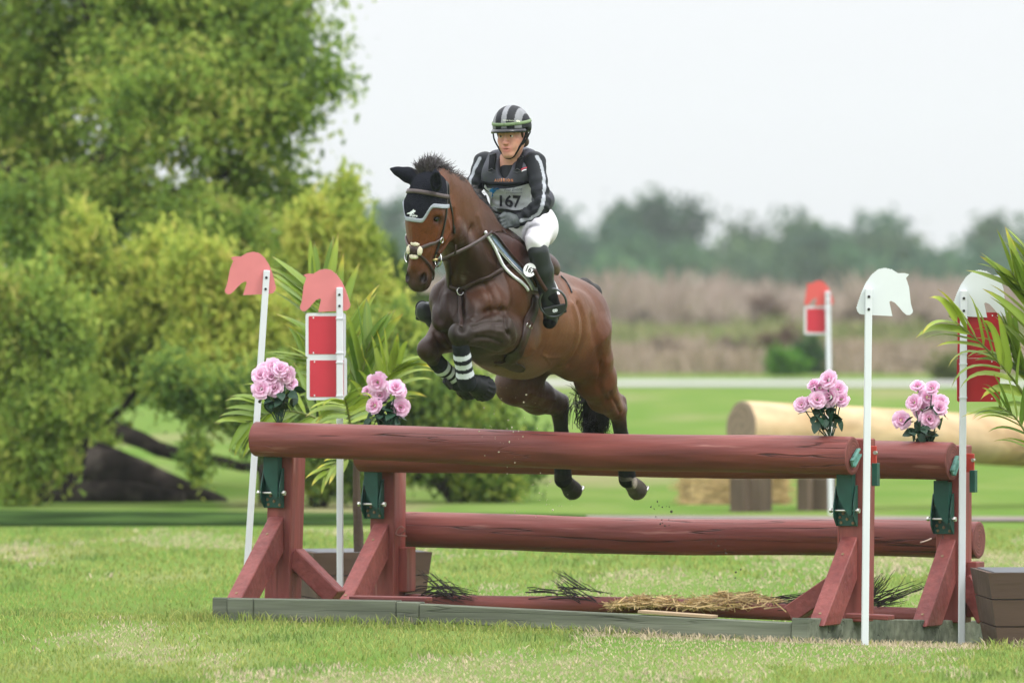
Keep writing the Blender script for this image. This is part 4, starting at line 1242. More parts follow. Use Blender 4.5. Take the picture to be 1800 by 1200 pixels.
palmm = mat('palm_leaf', attr=True, rough=.42, spec=.45, trans=.32, bump=.15, bscale=120)
rachm = mat('palm_rachis', (.16, .19, .05), rough=.5)
ptrunk = mat('palm_trunk', (.075, .050, .034), rough=.9, var=.4, vscale=12, vstretch=(1, 1, .3), bump=.8, bscale=30)
PG = [np.array(v) for v in ((.075, .165, .022), (.14, .25, .030), (.31, .40, .045), (.42, .42, .06))]
def leaflet(parent, root, d, L, w, droop, tone, tipyel, twist, seed, pinch=None):
    d = d / np.linalg.norm(d); n_ = 8
    sd_ = np.cross(d, UZ + np.array((.2, -.4, 0)) + twist); sd_ /= np.linalg.norm(sd_)
    V, C = [], []
    p = root.copy(); dd = d.copy()
    for i in range(n_ + 1):
        t = i / n_
        ww = w * (min(1, t * 5 + .35)) * (1 - t ** 2.2) ** .8 + .0006
        nrm = np.cross(sd_, dd)
        V += [p - sd_ * ww + nrm * ww * .35, p, p + sd_ * ww + nrm * ww * .35]
        c = PG[0] * (1 - tone) + PG[2] * tone
        ty = smooth01((t - (1 - tipyel)) / .25)
        c = c * (1 - ty) + np.array((.50, .44, .05)) * ty
        if t > .93: c = c * .3 + np.array((.20, .11, .04)) * .7
        C += [c * .9, c * 1.1, c * .95]
        p = p + dd * L / n_
        dd = dd - UZ * droop * t / n_ * 2.4; dd /= np.linalg.norm(dd)
    F = []
    for i in range(n_):
        for j in (0, 1): F.append((3 * i + j, 3 * i + 3 + j, 3 * i + 4 + j, 3 * i + 1 + j))
    return obj('leaflet', np.array(V), np.array(F, np.int32), palmm, parent, cols=np.clip(np.array(C), 0, 1))
def frond(palm, pix, num, L, ang, seed, droop=.5, tone=(.2, .9), yel=.18, start=.3, w=.015, side=(1, 1), face=0.0):
    w *= 1.32; L *= 1.10; droop *= 1.0
    """pix: (px, py, Y) along the rachis"""
    r = np.random.default_rng(seed)
    C = spline(np.array([P(*q) for q in pix]), 40)
    m = MB().tube(C, np.linspace(.011, .003, 40), 6)
    fr = m.build('frond', rachm, palm, smooth=True)
    T_ = np.gradient(C, axis=0); T_ /= np.linalg.norm(T_, axis=1)[:, None]
    for s in (-1, 1):
        if not side[0 if s < 0 else 1]: continue
        for k in range(num):
            t = start + (1 - start) * (k + .5 * (s > 0) + r.uniform(-.2, .2)) / num
            i = int(np.clip(t * 39, 0, 39))
            tg = T_[i]
            sv_ = np.cross(tg, np.array((0., -1, .15))); sv_ /= np.linalg.norm(sv_)
            depth = np.array((0., -1, 0))
            a = ang * (1.15 - .65 * t) + r.normal(0, .07)
            d = tg * math.cos(a) + (sv_ * s * math.cos(face) + depth * (math.sin(face) + r.normal(0, .22))) * math.sin(a)
            ll = L * (.62 + .5 * math.sin(math.pi * min(1, .15 + .85 * (t - start) / (1 - start)))) * r.uniform(.85, 1.1)
            leaflet(fr, C[i], d, ll, w * r.uniform(.8, 1.15), droop * r.uniform(.4, 1.5), r.uniform(*tone), yel * r.uniform(.3, 1.8), r.normal(0, .35, 3), seed)
    return fr
Y1 = 44.0
palm1 = thing('areca_palm', 'potted palm with yellow-tipped fronds around the two framed red panels', 'palm', np.array(((635 - 900) / FPX * YP1, YP1, g1 + .2)), 'potted palms beside the jump')
m = MB().tube(spline(np.array([P(632, 1030, YP1), P(630, 940, YP1), P(627, 870, YP1), P(626, 800, YP1)]), 10), [.032, .034, .030, .031, .027, .027, .024, .022, .020, .014], 10); m.build('trunk', ptrunk, palm1, smooth=True)
frond(palm1, [(626, 812, Y1), (610, 690, Y1), (585, 580, Y1 + .05), (548, 498, Y1 + .1)], 11, .40, .80, 1, .25, (.3, .9), .18, .40, .024)
frond(palm1, [(626, 808, Y1), (575, 745, Y1 - .1), (500, 722, Y1 - .1), (425, 745, Y1 - .1)], 13, .30, .95, 2, .9, (.3, .9), .12, .25, .019)
frond(palm1, [(627, 805, Y1), (632, 720, Y1 - .05), (640, 640, Y1 - .1), (650, 600, Y1 - .1)], 7, .32, .42, 3, .5, (.1, .6), .15, .3, .024)
frond(palm1, [(628, 808, Y1), (652, 740, Y1 - .1), (680, 670, Y1 - .15), (700, 640, Y1 - .2)], 10, .25, .75, 4, .9, (.4, 1.0), .2, .3, .020)
frond(palm1, [(624, 800, Y1 - .1), (618, 760, Y1 - .6), (612, 725, Y1 - 1.1), (606, 700, Y1 - 1.3)], 11, .27, 1.1, 5, .9, (.35, .95), .2, .35, .016)
frond(palm1, [(625, 812, Y1), (612, 805, Y1 - .1), (590, 815, Y1 - .2), (572, 832, Y1 - .25)], 4, .15, .5, 6, .6, (.6, 1.0), .3, .4, .012)
frond(palm1, [(626, 806, Y1), (600, 720, Y1 + .2), (560, 650, Y1 + .3), (530, 620, Y1 + .3)], 8, .27, .9, 7, .6, (.3, .8), .15, .35, .014)
palm2 = thing('areca_palm', 'large potted palm leaning in from the right edge over the white flag', 'palm', np.array(((1850 - 900) / FPX * YP2, YP2, g2 + .2)), 'potted palms beside the jump')
Y2 = 40.6
m = MB().tube(spline(np.array([P(1852, 1080, Y2), P(1850, 960, Y2), P(1846, 860, Y2)]), 8), [.04, .038, .035, .033, .03, .028, .026, .02], 10); m.build('trunk', ptrunk, palm2, smooth=True)
frond(palm2, [(1846, 880, Y2), (1812, 720, Y2 - .15), (1745, 625, Y2 - .3), (1668, 555, Y2 - .4)], 9, .29, .70, 11, 1.5, (.4, 1.0), .25, .36, .022)
frond(palm2, [(1848, 880, Y2), (1850, 700, Y2), (1825, 560, Y2 - .05), (1775, 475, Y2 - .1)], 13, .34, .62, 12, .3, (.25, .9), .22, .30, .025)
frond(palm2, [(1848, 880, Y2), (1860, 680, Y2 + .1), (1850, 540, Y2 + .1), (1812, 440, Y2 + .1)], 12, .32, .60, 13, .25, (.2, .8), .2, .3, .024)
frond(palm2, [(1846, 890, Y2), (1820, 800, Y2 - .2), (1790, 740, Y2 - .3), (1755, 712, Y2 - .35)], 8, .24, .75, 14, .8, (.2, .7), .15, .35, .012)
frond(palm2, [(1850, 880, Y2), (1900, 720, Y2), (1960, 640, Y2 - .1), (2020, 640, Y2 - .1)], 10, .32, .8, 15, .8, (.2, .8), .2, .3, .016)
frond(palm2, [(1846, 880, Y2), (1815, 690, Y2 + .2), (1790, 640, Y2 + .2), (1770, 600, Y2 + .2)], 8, .26, .5, 16, .9, (.1, .5), .1, .4, .018)

# ================================================================== TWIGS, STRAW, FLYING DIRT
twm = mat('dark_twig', (.030, .022, .022), rough=.9, var=.3, vscale=20)
def twigs(label, lines, num, seed, rad=.004):
    r = np.random.default_rng(seed)
    c = P(*lines[0][0]); t = thing('twig_bundle', label, 'twigs', np.array((c[0], c[1], float(ground_z(c[0], c[1])))), 'bundles of brushwood under the jump')
    for i in range(num):
        ln = lines[i % len(lines)]
        pts = np.array([P(*q) for q in ln]) + r.normal(0, 1, 3) * np.array((.05, .08, .022)) * (.15 if i < len(lines) else 1)
        pts = spline(pts, 9) + r.normal(0, .0016, (9, 3))
        if i >= len(lines):
            k = r.integers(0, 4); pts = pts[k:]
        m = MB().tube(pts, np.linspace(rad * r.uniform(.7, 1.2), .0012, len(pts)), 5); m.build('twig', twm, t, smooth=True)
twigs('low heap of brushwood at the foot of the left inner post', [[(735, 1048, 42.9), (770, 1042, 42.85), (812, 1050, 42.8)], [(725, 1040, 43), (765, 1034, 42.9), (800, 1044, 42.8)], [(812, 1052, 42.7), (785, 1030, 42.8), (757, 1006, 42.9)], [(738, 1052, 42.9), (780, 1036, 42.8), (830, 1046, 42.7)]], 44, 1)
twigs('scatter of thin brushwood behind the ground rail under the horse', [[(930, 1052, 42.6), (985, 1046, 42.5), (1050, 1056, 42.4)], [(1045, 1056, 42.4), (1005, 1028, 42.5), (978, 1012, 42.6)], [(1020, 1056, 42.4), (990, 1036, 42.5), (972, 1020, 42.6)], [(926, 1040, 42.7), (970, 1040, 42.6), (1030, 1050, 42.5)]], 34, 2, .0035)
twigs('brushwood bundle with fanned tips standing behind the near right post', [[(1500, 1066, 41.9), (1528, 1045, 41.9), (1550, 1012, 41.9)], [(1495, 1064, 41.9), (1530, 1052, 41.9), (1562, 1034, 41.8)], [(1500, 1068, 41.8), (1535, 1060, 41.8), (1572, 1054, 41.8)], [(1490, 1066, 41.9), (1520, 1036, 41.9), (1538, 1020, 41.9)], [(1540, 1062, 41.8), (1580, 1046, 41.8), (1625, 1030, 41.8)]], 60, 3, .0038)
twigs('sparse dark twigs by the foot of the slanting brace, left of the near right post', [[(1340, 1060, 42.1), (1385, 1054, 42.0), (1430, 1046, 41.95)], [(1360, 1062, 42.0), (1400, 1058, 42.0), (1440, 1060, 41.9)]], 20, 4, .0035)
def straw(label, x0, x1, y0, y1, Y, num, seed):
    r = np.random.default_rng(seed); V, F, C = [], [], []
    for i in range(num):
        px = r.uniform(x0, x1); e = 1 - ((px - (x0 + x1) / 2) / ((x1 - x0) / 2)) ** 2
        py = y1 - (y1 - y0) * r.uniform(0, 1) ** 1.3 * (e ** .6 * (.7 + .3 * math.sin(px * .13)) + .1)
        p = P(px, py, Y + r.normal(0, .12)); a = r.normal(size=3) * np.array((.035, .03, .012)); w_ = np.cross(a, r.normal(size=3)); w_ *= .0032 / np.linalg.norm(w_)
        b_ = len(V); V += [p - a - w_, p - a + w_, p + a + w_, p + a - w_]; F.append((b_, b_ + 1, b_ + 2, b_ + 3))
        c = np.array((.62, .45, .22)) * r.uniform(.45, 1.25); C += [c] * 4
    o = obj('straw_pile', np.array(V), np.array(F, np.int32), mat('loose_straw_%s' % 'abcd'[seed], attr=True, rough=.8, trans=.15), cols=np.clip(np.array(C), 0, 1), smooth=False, kind='stuff')
    props(o, label, 'straw')
straw('flat scatter of loose straw behind the ground rail, left heap', 1075, 1205, 1046, 1066, 42.3, 1300, 0)
straw('thicker heap of loose straw, right of the flat scatter', 1205, 1375, 1040, 1068, 42.2, 2200, 1)
def specks(label, cx, cy, sx_, sy_, Y, num, col, seed, smax):
    r = np.random.default_rng(seed); m = MB()
    for i in range(num):
        p = P(cx + r.normal(0, sx_), cy + r.normal(0, sy_), Y + r.normal(0, .2))
        bm = bmesh.new(); bmesh.ops.create_icosphere(bm, subdivisions=1, radius=r.uniform(.25, 1) ** 2 * smax)
        V = np.array([v.co[:] for v in bm.verts]) * r.uniform(.5, 1.4, 3); F = [[v.index for v in f.verts] for f in bm.faces]; bm.free()
        m.add(V + p, F)
    o = m.build('dirt', mat('clod_%s' % 'abcd'[seed], col, rough=.95), kind='stuff'); props(o, label, 'flying dirt')
specks('dark flecks of earth thrown up behind the left hind hoof', 1160, 905, 12, 22, 41.2, 26, (.06, .05, .04), 0, .0065)
specks('pale sand grains dropping from the front hoofs over the rail', 885, 745, 30, 38, 40.6, 60, (.55, .48, .36), 1, .006)
specks('pale grains falling below the top rail', 940, 870, 28, 25, 40.9, 34, (.55, .48, .36), 2, .005)
specks('fine dark grit falling by the low rail near the pale log', 1262, 985, 26, 28, 41.0, 40, (.07, .06, .05), 3, .006)
# ================================================================== HORSE
HB, HT, HR = R(26), R(14), R(7)               # heading, pitch up, roll to its left
_f0 = np.array((-math.sin(HB) * math.cos(HT), -math.cos(HB) * math.cos(HT), math.sin(HT)))
_l0 = np.array((math.cos(HB), -math.sin(HB), 0.0))
_u0 = np.cross(_f0, _l0)
HF = _f0
HLV = _l0 * math.cos(HR) - _u0 * math.sin(HR)
HU = _u0 * math.cos(HR) + _l0 * math.sin(HR)
HC = P(912, 570, 40.5)
def B(f, l, u): return HC + f * HF + l * HLV + u * HU
def HL(px, py, l):
    o = np.array((0, 0, CAMH)); d = np.array(((px - 900) / FPX, 1, (HOR - py) / FPX))
    t = (l - np.dot(o - HC, HLV)) / np.dot(d, HLV)
    return o + d * t
AX = [HF, HLV, HU]
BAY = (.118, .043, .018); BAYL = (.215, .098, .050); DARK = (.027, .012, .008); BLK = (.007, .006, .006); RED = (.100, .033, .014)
MUZ = (.020, .014, .012); HORN = (.05, .042, .035); WHT = (.42, .36, .30); FORE = (.040, .025, .019)
horse = thing('horse', 'bay horse in mid-leap over the red log jump, black ear bonnet and striped front boots', 'horse', HC)

S = Sculpt(.0075)
# trunk
LO = .022
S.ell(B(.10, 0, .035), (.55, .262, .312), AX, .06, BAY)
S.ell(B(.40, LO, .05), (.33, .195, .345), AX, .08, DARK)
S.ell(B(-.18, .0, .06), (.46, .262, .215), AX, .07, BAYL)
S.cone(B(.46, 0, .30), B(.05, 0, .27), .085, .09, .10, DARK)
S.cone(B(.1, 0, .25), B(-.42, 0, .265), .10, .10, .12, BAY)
S.ell(B(-.47, .0, .12), (.31, .205, .24), AX, .08, BAY)
for s in (1, -1):
    S.ell(B(-.48, .115 * s, .08), (.26, .140, .26), [HF + .25 * HU, HLV, HU - .25 * HF], .08, RED)
    S.ell(B(-.65, .085 * s, .04), (.13, .10, .15), AX, .06, RED)
    S.ell(B(-.24, .19 * s, .14), (.12, .055, .12), AX, .07, BAY)
    # shoulder blade, upper arm, pectorals
    S.cone(B(.34, .12 * s + LO, .24), B(.64, .120 * s + LO, -.02), .08, .095, .07, (.085, .034, .018))
    S.cone(B(.67, .112 * s + LO, -.05), B(.50, .150 * s + LO, -.18), .092, .085, .045, (.10, .038, .019) if s > 0 else DARK)
    S.ell(B(.725, .075 * s + LO, -.11), (.07, .075, .125), [HF + .3 * HU, HLV, HU - .3 * HF], .022, DARK)
    S.ell(B(.47, .165 * s + LO, .03), (.11, .065, .15), AX, .035, BAY)
    S.ell(B(.30, .215 * s, -.13), (.11, .055, .10), AX, .05, BAY)
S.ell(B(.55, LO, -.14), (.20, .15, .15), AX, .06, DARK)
S.ell(B(.10, 0, -.185), (.32, .16, .095), AX, .08, (.16, .11, .075))
S.ell(B(-.44, 0, .02), (.12, .10, .08), AX, .05, BLK)
# neck
def flatm(f): return (HLV, f)
n0, n1, n2, n3 = B(.48, .012, .12), HL(827, 428, .005), HL(795, 366, 0), HL(772, 328, 0)
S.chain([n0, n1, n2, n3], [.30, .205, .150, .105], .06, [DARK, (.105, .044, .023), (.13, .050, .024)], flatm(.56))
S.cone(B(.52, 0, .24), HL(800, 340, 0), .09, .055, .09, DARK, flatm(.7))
S.cone(HL(800, 340, 0), HL(764, 307, 0), .055, .040, .05, (.045, .028, .022), flatm(.8))
for s in (1, -1):
    S.cone(HL(842, 470, .085 * s), HL(796, 405, .055 * s), .07, .045, .05, DARK)
# head
PO, MZ = HL(746, 306, 0), HL(725, 507, 0)
hu = (MZ - PO); HLEN = np.linalg.norm(hu); hu /= HLEN
hv = np.cross(hu, HLV); hv /= np.linalg.norm(hv)
if np.dot(hv, HF) < 0: hv = -hv
hl = HLV
HAX = [hu, hv, hl]
KH = HLEN / .60
def H(u, v, l): return PO + (u * hu + v * hv) * KH + l * hl
HEADP = Sculpt(.004)
FACE = (.150, .044, .015)
def head_prims(T, g=0.0):
    T.ell(H(.095, -.075, 0), (.108 + g, .105 + g, .090 + g), HAX, .05, FACE)
    T.ell(H(.19, -.045, 0), (.13 + g, .075 + g, .098 + g), HAX, .05, FACE)
    for s in (1, -1):
        T.ell(H(.195, -.035, .083 * s), (.045 + g, .034 + g, .028 + g), HAX, .03, FACE)
        T.ell(H(.265, -.145, .052 * s), (.13 + g, .105 + g, .042 + g), HAX, .05, FACE)
        T.cone(H(.27, -.05, .078 * s), H(.40, -.045, .052 * s), .018 + g, .012 + g, .03, FACE)
    T.cone(H(.18, -.045, 0), H(.46, -.06, 0), .085 + g, .056 + g, .05, FACE)
    T.cone(H(.2, -.005, 0), H(.47, -.022, 0), .05 + g, .034 + g, .04, FACE)
    T.cone(H(.34, -.17, 0), H(.54, -.125, 0), .055 + g, .036 + g, .05, (.10, .036, .016))
head_prims(S)
for s in (1, -1):
    S.ell(H(.225, -.016, .086 * s), (.024, .014, .016), HAX, .012, None, True)
    S.cone(H(.203, -.012, .082 * s), H(.212, -.05, .094 * s), .009, .008, .014, (.05, .02, .01))
    S.cone(H(.243, -.016, .080 * s), H(.240, -.048, .090 * s), .007, .006, .012, (.05, .02, .01))
    S.cone(H(.185, -.006, .085 * s), H(.20, -.03, .108 * s), .011, .009, .012, (.09, .03, .012))
S.ell(H(.52, -.068, 0), (.085, .062, .056), HAX, .04, (.075, .032, .018))
S.ell(H(.578, -.058, 0), (.040, .047, .050), HAX, .03, MUZ)
S.ell(H(.572, -.115, 0), (.042, .028, .036), HAX, .02, MUZ)
for s in (1, -1):
    S.ell(H(.535, -.030, .040 * s), (.042, .028, .024), [hu + .3 * hl * s, hv, hl - .3 * hu * s], .02, MUZ)
    S.ell(H(.543, -.012, .049 * s), (.032, .022, .015), [hu + .5 * hv, hv - .5 * hu, hl], .008, None, True)
S.cone(H(.588, -.085, .05), H(.588, -.085, -.05), .006, .006, .008, None, sub=True)
# front legs: left (near side), right
lk = HL(809, 586, .14); le = HL(868, 581, .20)
S.cone(HL(893, 585, .17), le, .105, .100, .022, FORE)
S.cone(le, lk, .098, .058, .03, FORE)
S.ell(HL(872, 590, .205), (.085, .055, .075), AX, .03, FORE)
S.cone(HL(855, 571, .215), HL(828, 575, .17), .028, .02, .03, FORE)
S.cone(HL(858, 592, .225), HL(828, 592, .175), .026, .016, .025, FORE)
S.ell(lk, (.055, .051, .053), AX, .03, BLK)
S.chain([HL(809, 595, .14), HL(813, 625, .14), HL(817, 655, .14)], [.042, .034, .034], .02, BLK)
S.cone(HL(817, 655, .14), HL(820, 668, .14), .040, .044, .02, BLK)
S.cone(HL(820, 668, .14), HL(838, 676, .14), .040, .036, .02, BLK)
S.cone(HL(838, 676, .14), HL(848, 682, .14), .048, .056, .015, BLK)
rk = HL(752, 614, -.15); re = HL(785, 592, -.15)
S.cone(HL(803, 585, -.14), re, .085, .080, .022, (.075, .033, .02))
S.cone(re, rk, .076, .052, .03, (.085, .040, .026))
S.cone(HL(772, 577, -.17), HL(757, 600, -.16), .045, .032, .03, (.085, .040, .026))
S.ell(rk, (.055, .050, .054), AX, .03, BLK)
S.chain([HL(755, 622, -.15), HL(776, 648, -.14), HL(799, 667, -.13)], [.044, .034, .036], .02, BLK)
S.cone(HL(799, 667, -.13), HL(812, 675, -.13), .042, .036, .02, BLK)
S.cone(HL(812, 675, -.13), HL(826, 681, -.13), .046, .054, .015, BLK)
# hind legs: left (near side)
S.chain([B(-.50, .12, .06), HL(1036, 630, .15), HL(1047, 667, .15)], [.18, .122, .105], .03, [RED, RED])
S.chain([HL(1047, 667, .15), HL(1060, 697, .145), HL(1081, 720, .14)], [.112, .082, .055], .04, [RED, (.13, .048, .024)])
S.cone(HL(1066, 680, .14), HL(1090, 706, .135), .04, .030, .03, (.12, .045, .022))
S.ell(HL(1084, 720, .14), (.052, .046, .055), AX, .02, (.055, .028, .02))
S.cone(HL(1091, 703, .137), HL(1092, 720, .138), .030, .034, .02, BLK)
S.chain([HL(1086, 724, .14), HL(1092, 765, .14), HL(1099, 815, .14)], [.046, .036, .036], .02, BLK)
S.cone(HL(1100, 818, .14), HL(1102, 836, .14), .036, .044, .02, BLK)
S.cone(HL(1102, 838, .14), HL(1111, 852, .14), .040, .040, .02, (.05, .045, .04))
S.cone(HL(1113, 852, .14), HL(1120, 861, .14), .045, .055, .012, HORN)
S.ell(HL(1116, 850, .19), (.022, .012, .032), AX, .01, WHT)
# right hind
S.chain([B(-.40, -.11, .05), HL(925, 645, -.15), HL(907, 676, -.16)], [.15, .118, .105], .025, [BLK, (.06, .028, .018)])
S.chain([HL(907, 676, -.16), HL(945, 698, -.15), HL(980, 712, -.14)], [.108, .088, .056], .04, [(.075, .03, .017), (.055, .025, .016)])
S.cone(HL(950, 690, -.14), HL(988, 702, -.14), .05, .030, .03, (.03, .016, .012))
S.ell(HL(983, 714, -.14), (.050, .046, .058), AX, .02, (.03, .017, .013))
S.cone(HL(991, 703, -.14), HL(990, 720, -.14), .028, .034, .02, BLK)
S.chain([HL(983, 720, -.14), HL(987, 760, -.14), HL(988, 815, -.14)], [.048, .037, .036], .02, BLK)
S.cone(HL(988, 815, -.14), HL(989, 835, -.14), .036, .045, .02, BLK)
S.cone(HL(989, 838, -.14), HL(997, 850, -.14), .041, .040, .02, BLK)
S.cone(HL(999, 852, -.14), HL(1006, 861, -.14), .045, .055, .012, (.014, .012, .012))
def hn(X): return .0016 * vnoise(X, 38, 3) + .0010 * vnoise(X, 90, 5)
HV, HQ = S.run(noise=hn)
HV = relax(HV, HQ, 2, .45)
HBV = bvh_of(HV, HQ)
# muscle grooves, folds, tendons and veins pressed into the surface along lines
def vnormals(V, Q):
    fn = np.cross(V[Q[:, 2]] - V[Q[:, 0]], V[Q[:, 3]] - V[Q[:, 1]]); N = np.zeros_like(V)
    for k in range(4): np.add.at(N, Q[:, k], fn)
    return N / (np.linalg.norm(N, axis=1)[:, None] + 1e-12)
HN = vnormals(HV, HQ)
if np.mean(np.sum(HN * (HV - HC), 1)) < 0: HN = -HN
HD0 = np.zeros(len(HV))
for pix, dep, wd in (
    ([(808, 512), (809, 545), (812, 578)], -.022, .022), ([(852, 500), (866, 526), (862, 548)], -.012, .020), ([(834, 562), (858, 547), (884, 545)], -.016, .014),
    ([(776, 500), (768, 530), (773, 562)], -.011, .020), ([(886, 552), (895, 585), (892, 622), (876, 642)], -.020, .013), ([(880, 470), (893, 520), (894, 560), (902, 600)], .009, .022),
    ([(1001, 642), (1022, 606), (1027, 566), (1018, 535)], -.013, .020), ([(988, 640), (1010, 606), (1014, 566), (1005, 535)], .010, .018), ([(1058, 640), (1054, 680), (1068, 704)], -.010, .016),
    ([(1040, 560), (1050, 610), (1058, 650)], -.007, .028), ([(798, 486), (812, 446), (830, 402)], -.013, .022), ([(786, 470), (800, 430), (808, 390)], .006, .018),
    ([(797, 372), (799, 400), (790, 424), (776, 440)], -.016, .014), ([(770, 404), (762, 424), (756, 442)], .005, .009), ([(786, 386), (790, 404), (782, 422)], .006, .014),
    ([(832, 574), (858, 566), (882, 566)], -.008, .010), ([(836, 594), (858, 594), (880, 602)], -.008, .010), ([(832, 584), (860, 580), (884, 584)], .005, .010),
    ([(824, 600), (850, 608), (874, 616)], .004, .008), ([(868, 500), (880, 530), (874, 556)], .004, .007), ([(935, 612), (958, 626), (984, 628)], .004, .007), ([(958, 626), (968, 640)], .003, .006),
    ([(820, 520), (836, 545), (832, 560)], .008, .020), ([(784, 520), (790, 548), (800, 566)], .008, .020), ([(1072, 690), (1082, 708), (1090, 724)], -.008, .009), ([(765, 585), (772, 600), (790, 612)], -.006, .012),
    ([(930, 690), (955, 700), (975, 704)], .006, .012), ([(900, 700), (930, 716), (960, 722)], -.005, .012), ([(725, 400), (726, 440), (724, 475)], .003, .010), ([(748, 410), (744, 445), (738, 478)], -.004, .010),
    ([(845, 430), (856, 455), (872, 470)], .005, .016), ([(840, 380), (850, 410), (866, 436)], .005, .018)):
    ln = [hit(HBV, x, y)[0] for x, y in pix]; ln = [p for p in ln if p is not None]
    if len(ln) < 2: continue
    cv = spline(np.array(ln), 40); lo_, hi_ = cv.min(0) - 3 * wd, cv.max(0) + 3 * wd
    ix = np.where(((HV > lo_) & (HV < hi_)).all(1))[0]
    dd = np.min(np.linalg.norm(HV[ix, None] - cv[None], axis=2), 1)
    HD0[ix] += 1.35 * dep * np.exp(-(dd / wd) ** 2)
HV = HV + HN * HD0[:, None]
HV = relax(HV, HQ, 1, .4)
HBV = bvh_of(HV, HQ)
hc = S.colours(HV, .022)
q = (HV - HC) @ np.array(AX).T
mott = vnoise(HV, 9, 21) + .6 * vnoise(HV, 23, 22)
hc *= (1 + .16 * mott)[:, None]
sweat = smooth01((q[:, 0] - .25) / .35) * smooth01((.45 - np.abs(q[:, 2])) / .4) * (.5 + .5 * vnoise(HV, 14, 8))
hc = hc * (1 - .34 * sweat)[:, None]
for (x, y, rr_) in ((822, 398, .055), (815, 415, .05), (835, 410, .045), (812, 486, .04), (775, 488, .03), (905, 520, .05)):
    pp = hit(HBV, x, y)[0]
    if pp is None: continue
    w_ = np.exp(-(np.linalg.norm(HV - pp, axis=1) / rr_) ** 2) * np.clip(vnoise(HV, 70, 41) + .6 * vnoise(HV, 160, 42) + .1, 0, 1)
    hc = hc * (1 - .75 * w_[:, None]) + np.array((.20, .17, .15)) * .75 * w_[:, None]
for s in (1, -1):
    dn_ = np.linalg.norm(HV - H(.542, -.018, .047 * s), axis=1); hc *= (1 - .85 * np.exp(-(dn_ / .024) ** 4))[:, None]
    de_ = np.linalg.norm(HV - H(.224, -.030, .085 * s), axis=1); hc *= (1 - .70 * np.exp(-(de_ / .034) ** 3))[:, None]
hide = mat('horse_hide', attr=True, rough=.37, spec=.22, bump=.30, bscale=240, var=.24, vscale=130, roughvar=.08)
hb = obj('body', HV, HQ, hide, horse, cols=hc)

# eyes
eyem = mat('horse_eye', (.006, .004, .003), rough=.06, spec=.6)
for s in (1, -1):
    m = MB()
    bm = bmesh.new(); bmesh.ops.create_uvsphere(bm, u_segments=16, v_segments=10, radius=.0225)
    V = np.array([v.co[:] for v in bm.verts]); F = [[v.index for v in f.verts] for f in bm.faces]; bm.free()
    m.add(V + H(.224, -.034, .080 * s), F); m.build('eye', eyem, horse, smooth=True)

# ---------------------------------------------------------------- ear bonnet
knit = mat('bonnet_knit', (.014, .015, .021), rough=.9, spec=.05, bump=.9, bscale=230, var=.25, vscale=180)
trimm = mat('bonnet_trim', (.34, .37, .42), rough=.8, bump=.6, bscale=300)
def bon_edge(l): return .165 + .085 * smooth01((.098 - np.abs(l + .012)) / .050)
def hcoord(X):
    d = X - PO
    return d @ hu / KH, d @ hv / KH, d @ hl
def bon_cut(X):
    u, v, l = hcoord(X)
    return np.maximum(u - bon_edge(l), (-.125 - v)) * .8
def trim_cut(X):
    u, v, l = hcoord(X); e = bon_edge(l)
    return np.maximum(np.maximum(u - e - .002, e - .020 - u), -.125 - v) * .8
T = Sculpt(.004); head_prims(T, .007)
e_r0, e_r1 = H(.03, -.075, -.078), HL(687, 297, -.20)
e_l0, e_l1 = HL(767, 336, .085), HL(766, 306, .105)
T.chain([e_r0, (e_r0 * .62 + e_r1 * .38), (e_r0 * .25 + e_r1 * .75), e_r1], [.040, .035, .018, .006], .03)
ea = (e_l1 - e_l0) / np.linalg.norm(e_l1 - e_l0); eb = np.cross(ea, hl); eb /= np.linalg.norm(eb)
T.ell(HL(766.5, 319, .100), (.064, .031, .030), [ea, hl - ea * np.dot(hl, ea), eb], .015)
T.cone(HL(766, 306, .100), HL(765, 298.5, .098), .018, .006, .02)
T.ell(HL(766.5, 317, .100) + np.array((0.0, -.034, 0)), (.052, .020, .026), [ea, hl - ea * np.dot(hl, ea), eb], .006, None, True)
V, Q = T.run(cut=bon_cut); V = relax(V, Q, 1, .4)
bonnet = obj('ear_bonnet', V, Q, knit, horse)
BBV = bvh_of(V, Q)
T2 = Sculpt(.004); head_prims(T2, .011)
V, Q = T2.run(cut=trim_cut); V = relax(V, Q, 1, .4)
obj('trim', V, Q, trimm, bonnet)
# white emblem of a leaping horse with lettering on the bonnet
white_print = mat('white_print', (.78, .80, .84), rough=.7)
def on_head(pt2, bvh, lift=.004, us=.205, ls=-.014):
    out = []
    for x, y in pt2:
        p0 = H(us - y, .10, ls + x)
        r = bvh.ray_cast(Vector(p0), Vector(-hv))
        out.append(np.array(r[0]) + hv * lift if r[0] is not None else H(us - y, .035, ls + x))
    return np.array(out)
def poly_print(name, poly, fn, m, parent):
    poly = np.asarray(poly, float)
    bm = bmesh.new()
    vs_ = [bm.verts.new((x, y, 0)) for x, y in poly]
    f = bm.faces.new(vs_); bmesh.ops.triangulate(bm, faces=[f])
    bm.verts.index_update()
    Vp = np.array([v.co[:2] for v in bm.verts]); F = [[v.index for v in g.verts] for g in bm.faces]; bm.free()
    return obj(name, fn(Vp), F, m, parent, smooth=False)
lea = [(-.040, -.012), (-.030, -.004), (-.016, 0), (-.008, .006), (.002, .012), (.008, .020), (.012, .014), (.018, .016), (.022, .010), (.017, .004), (.010, .002), (.014, -.006), (.004, -.004), (-.004, -.010), (-.020, -.008)]
poly_print('emblem', lea, lambda v: on_head(v, BBV), white_print, bonnet)
V2, F2 = text_mesh('empire', .017, shear=.25, bold=.0006)
obj('lettering', on_head(V2[:, :2] + np.array((.008, -.013)), BBV), F2, white_print, bonnet, smooth=False)
V2, F2 = text_mesh('E Q U I N E', .0085, bold=.0003)
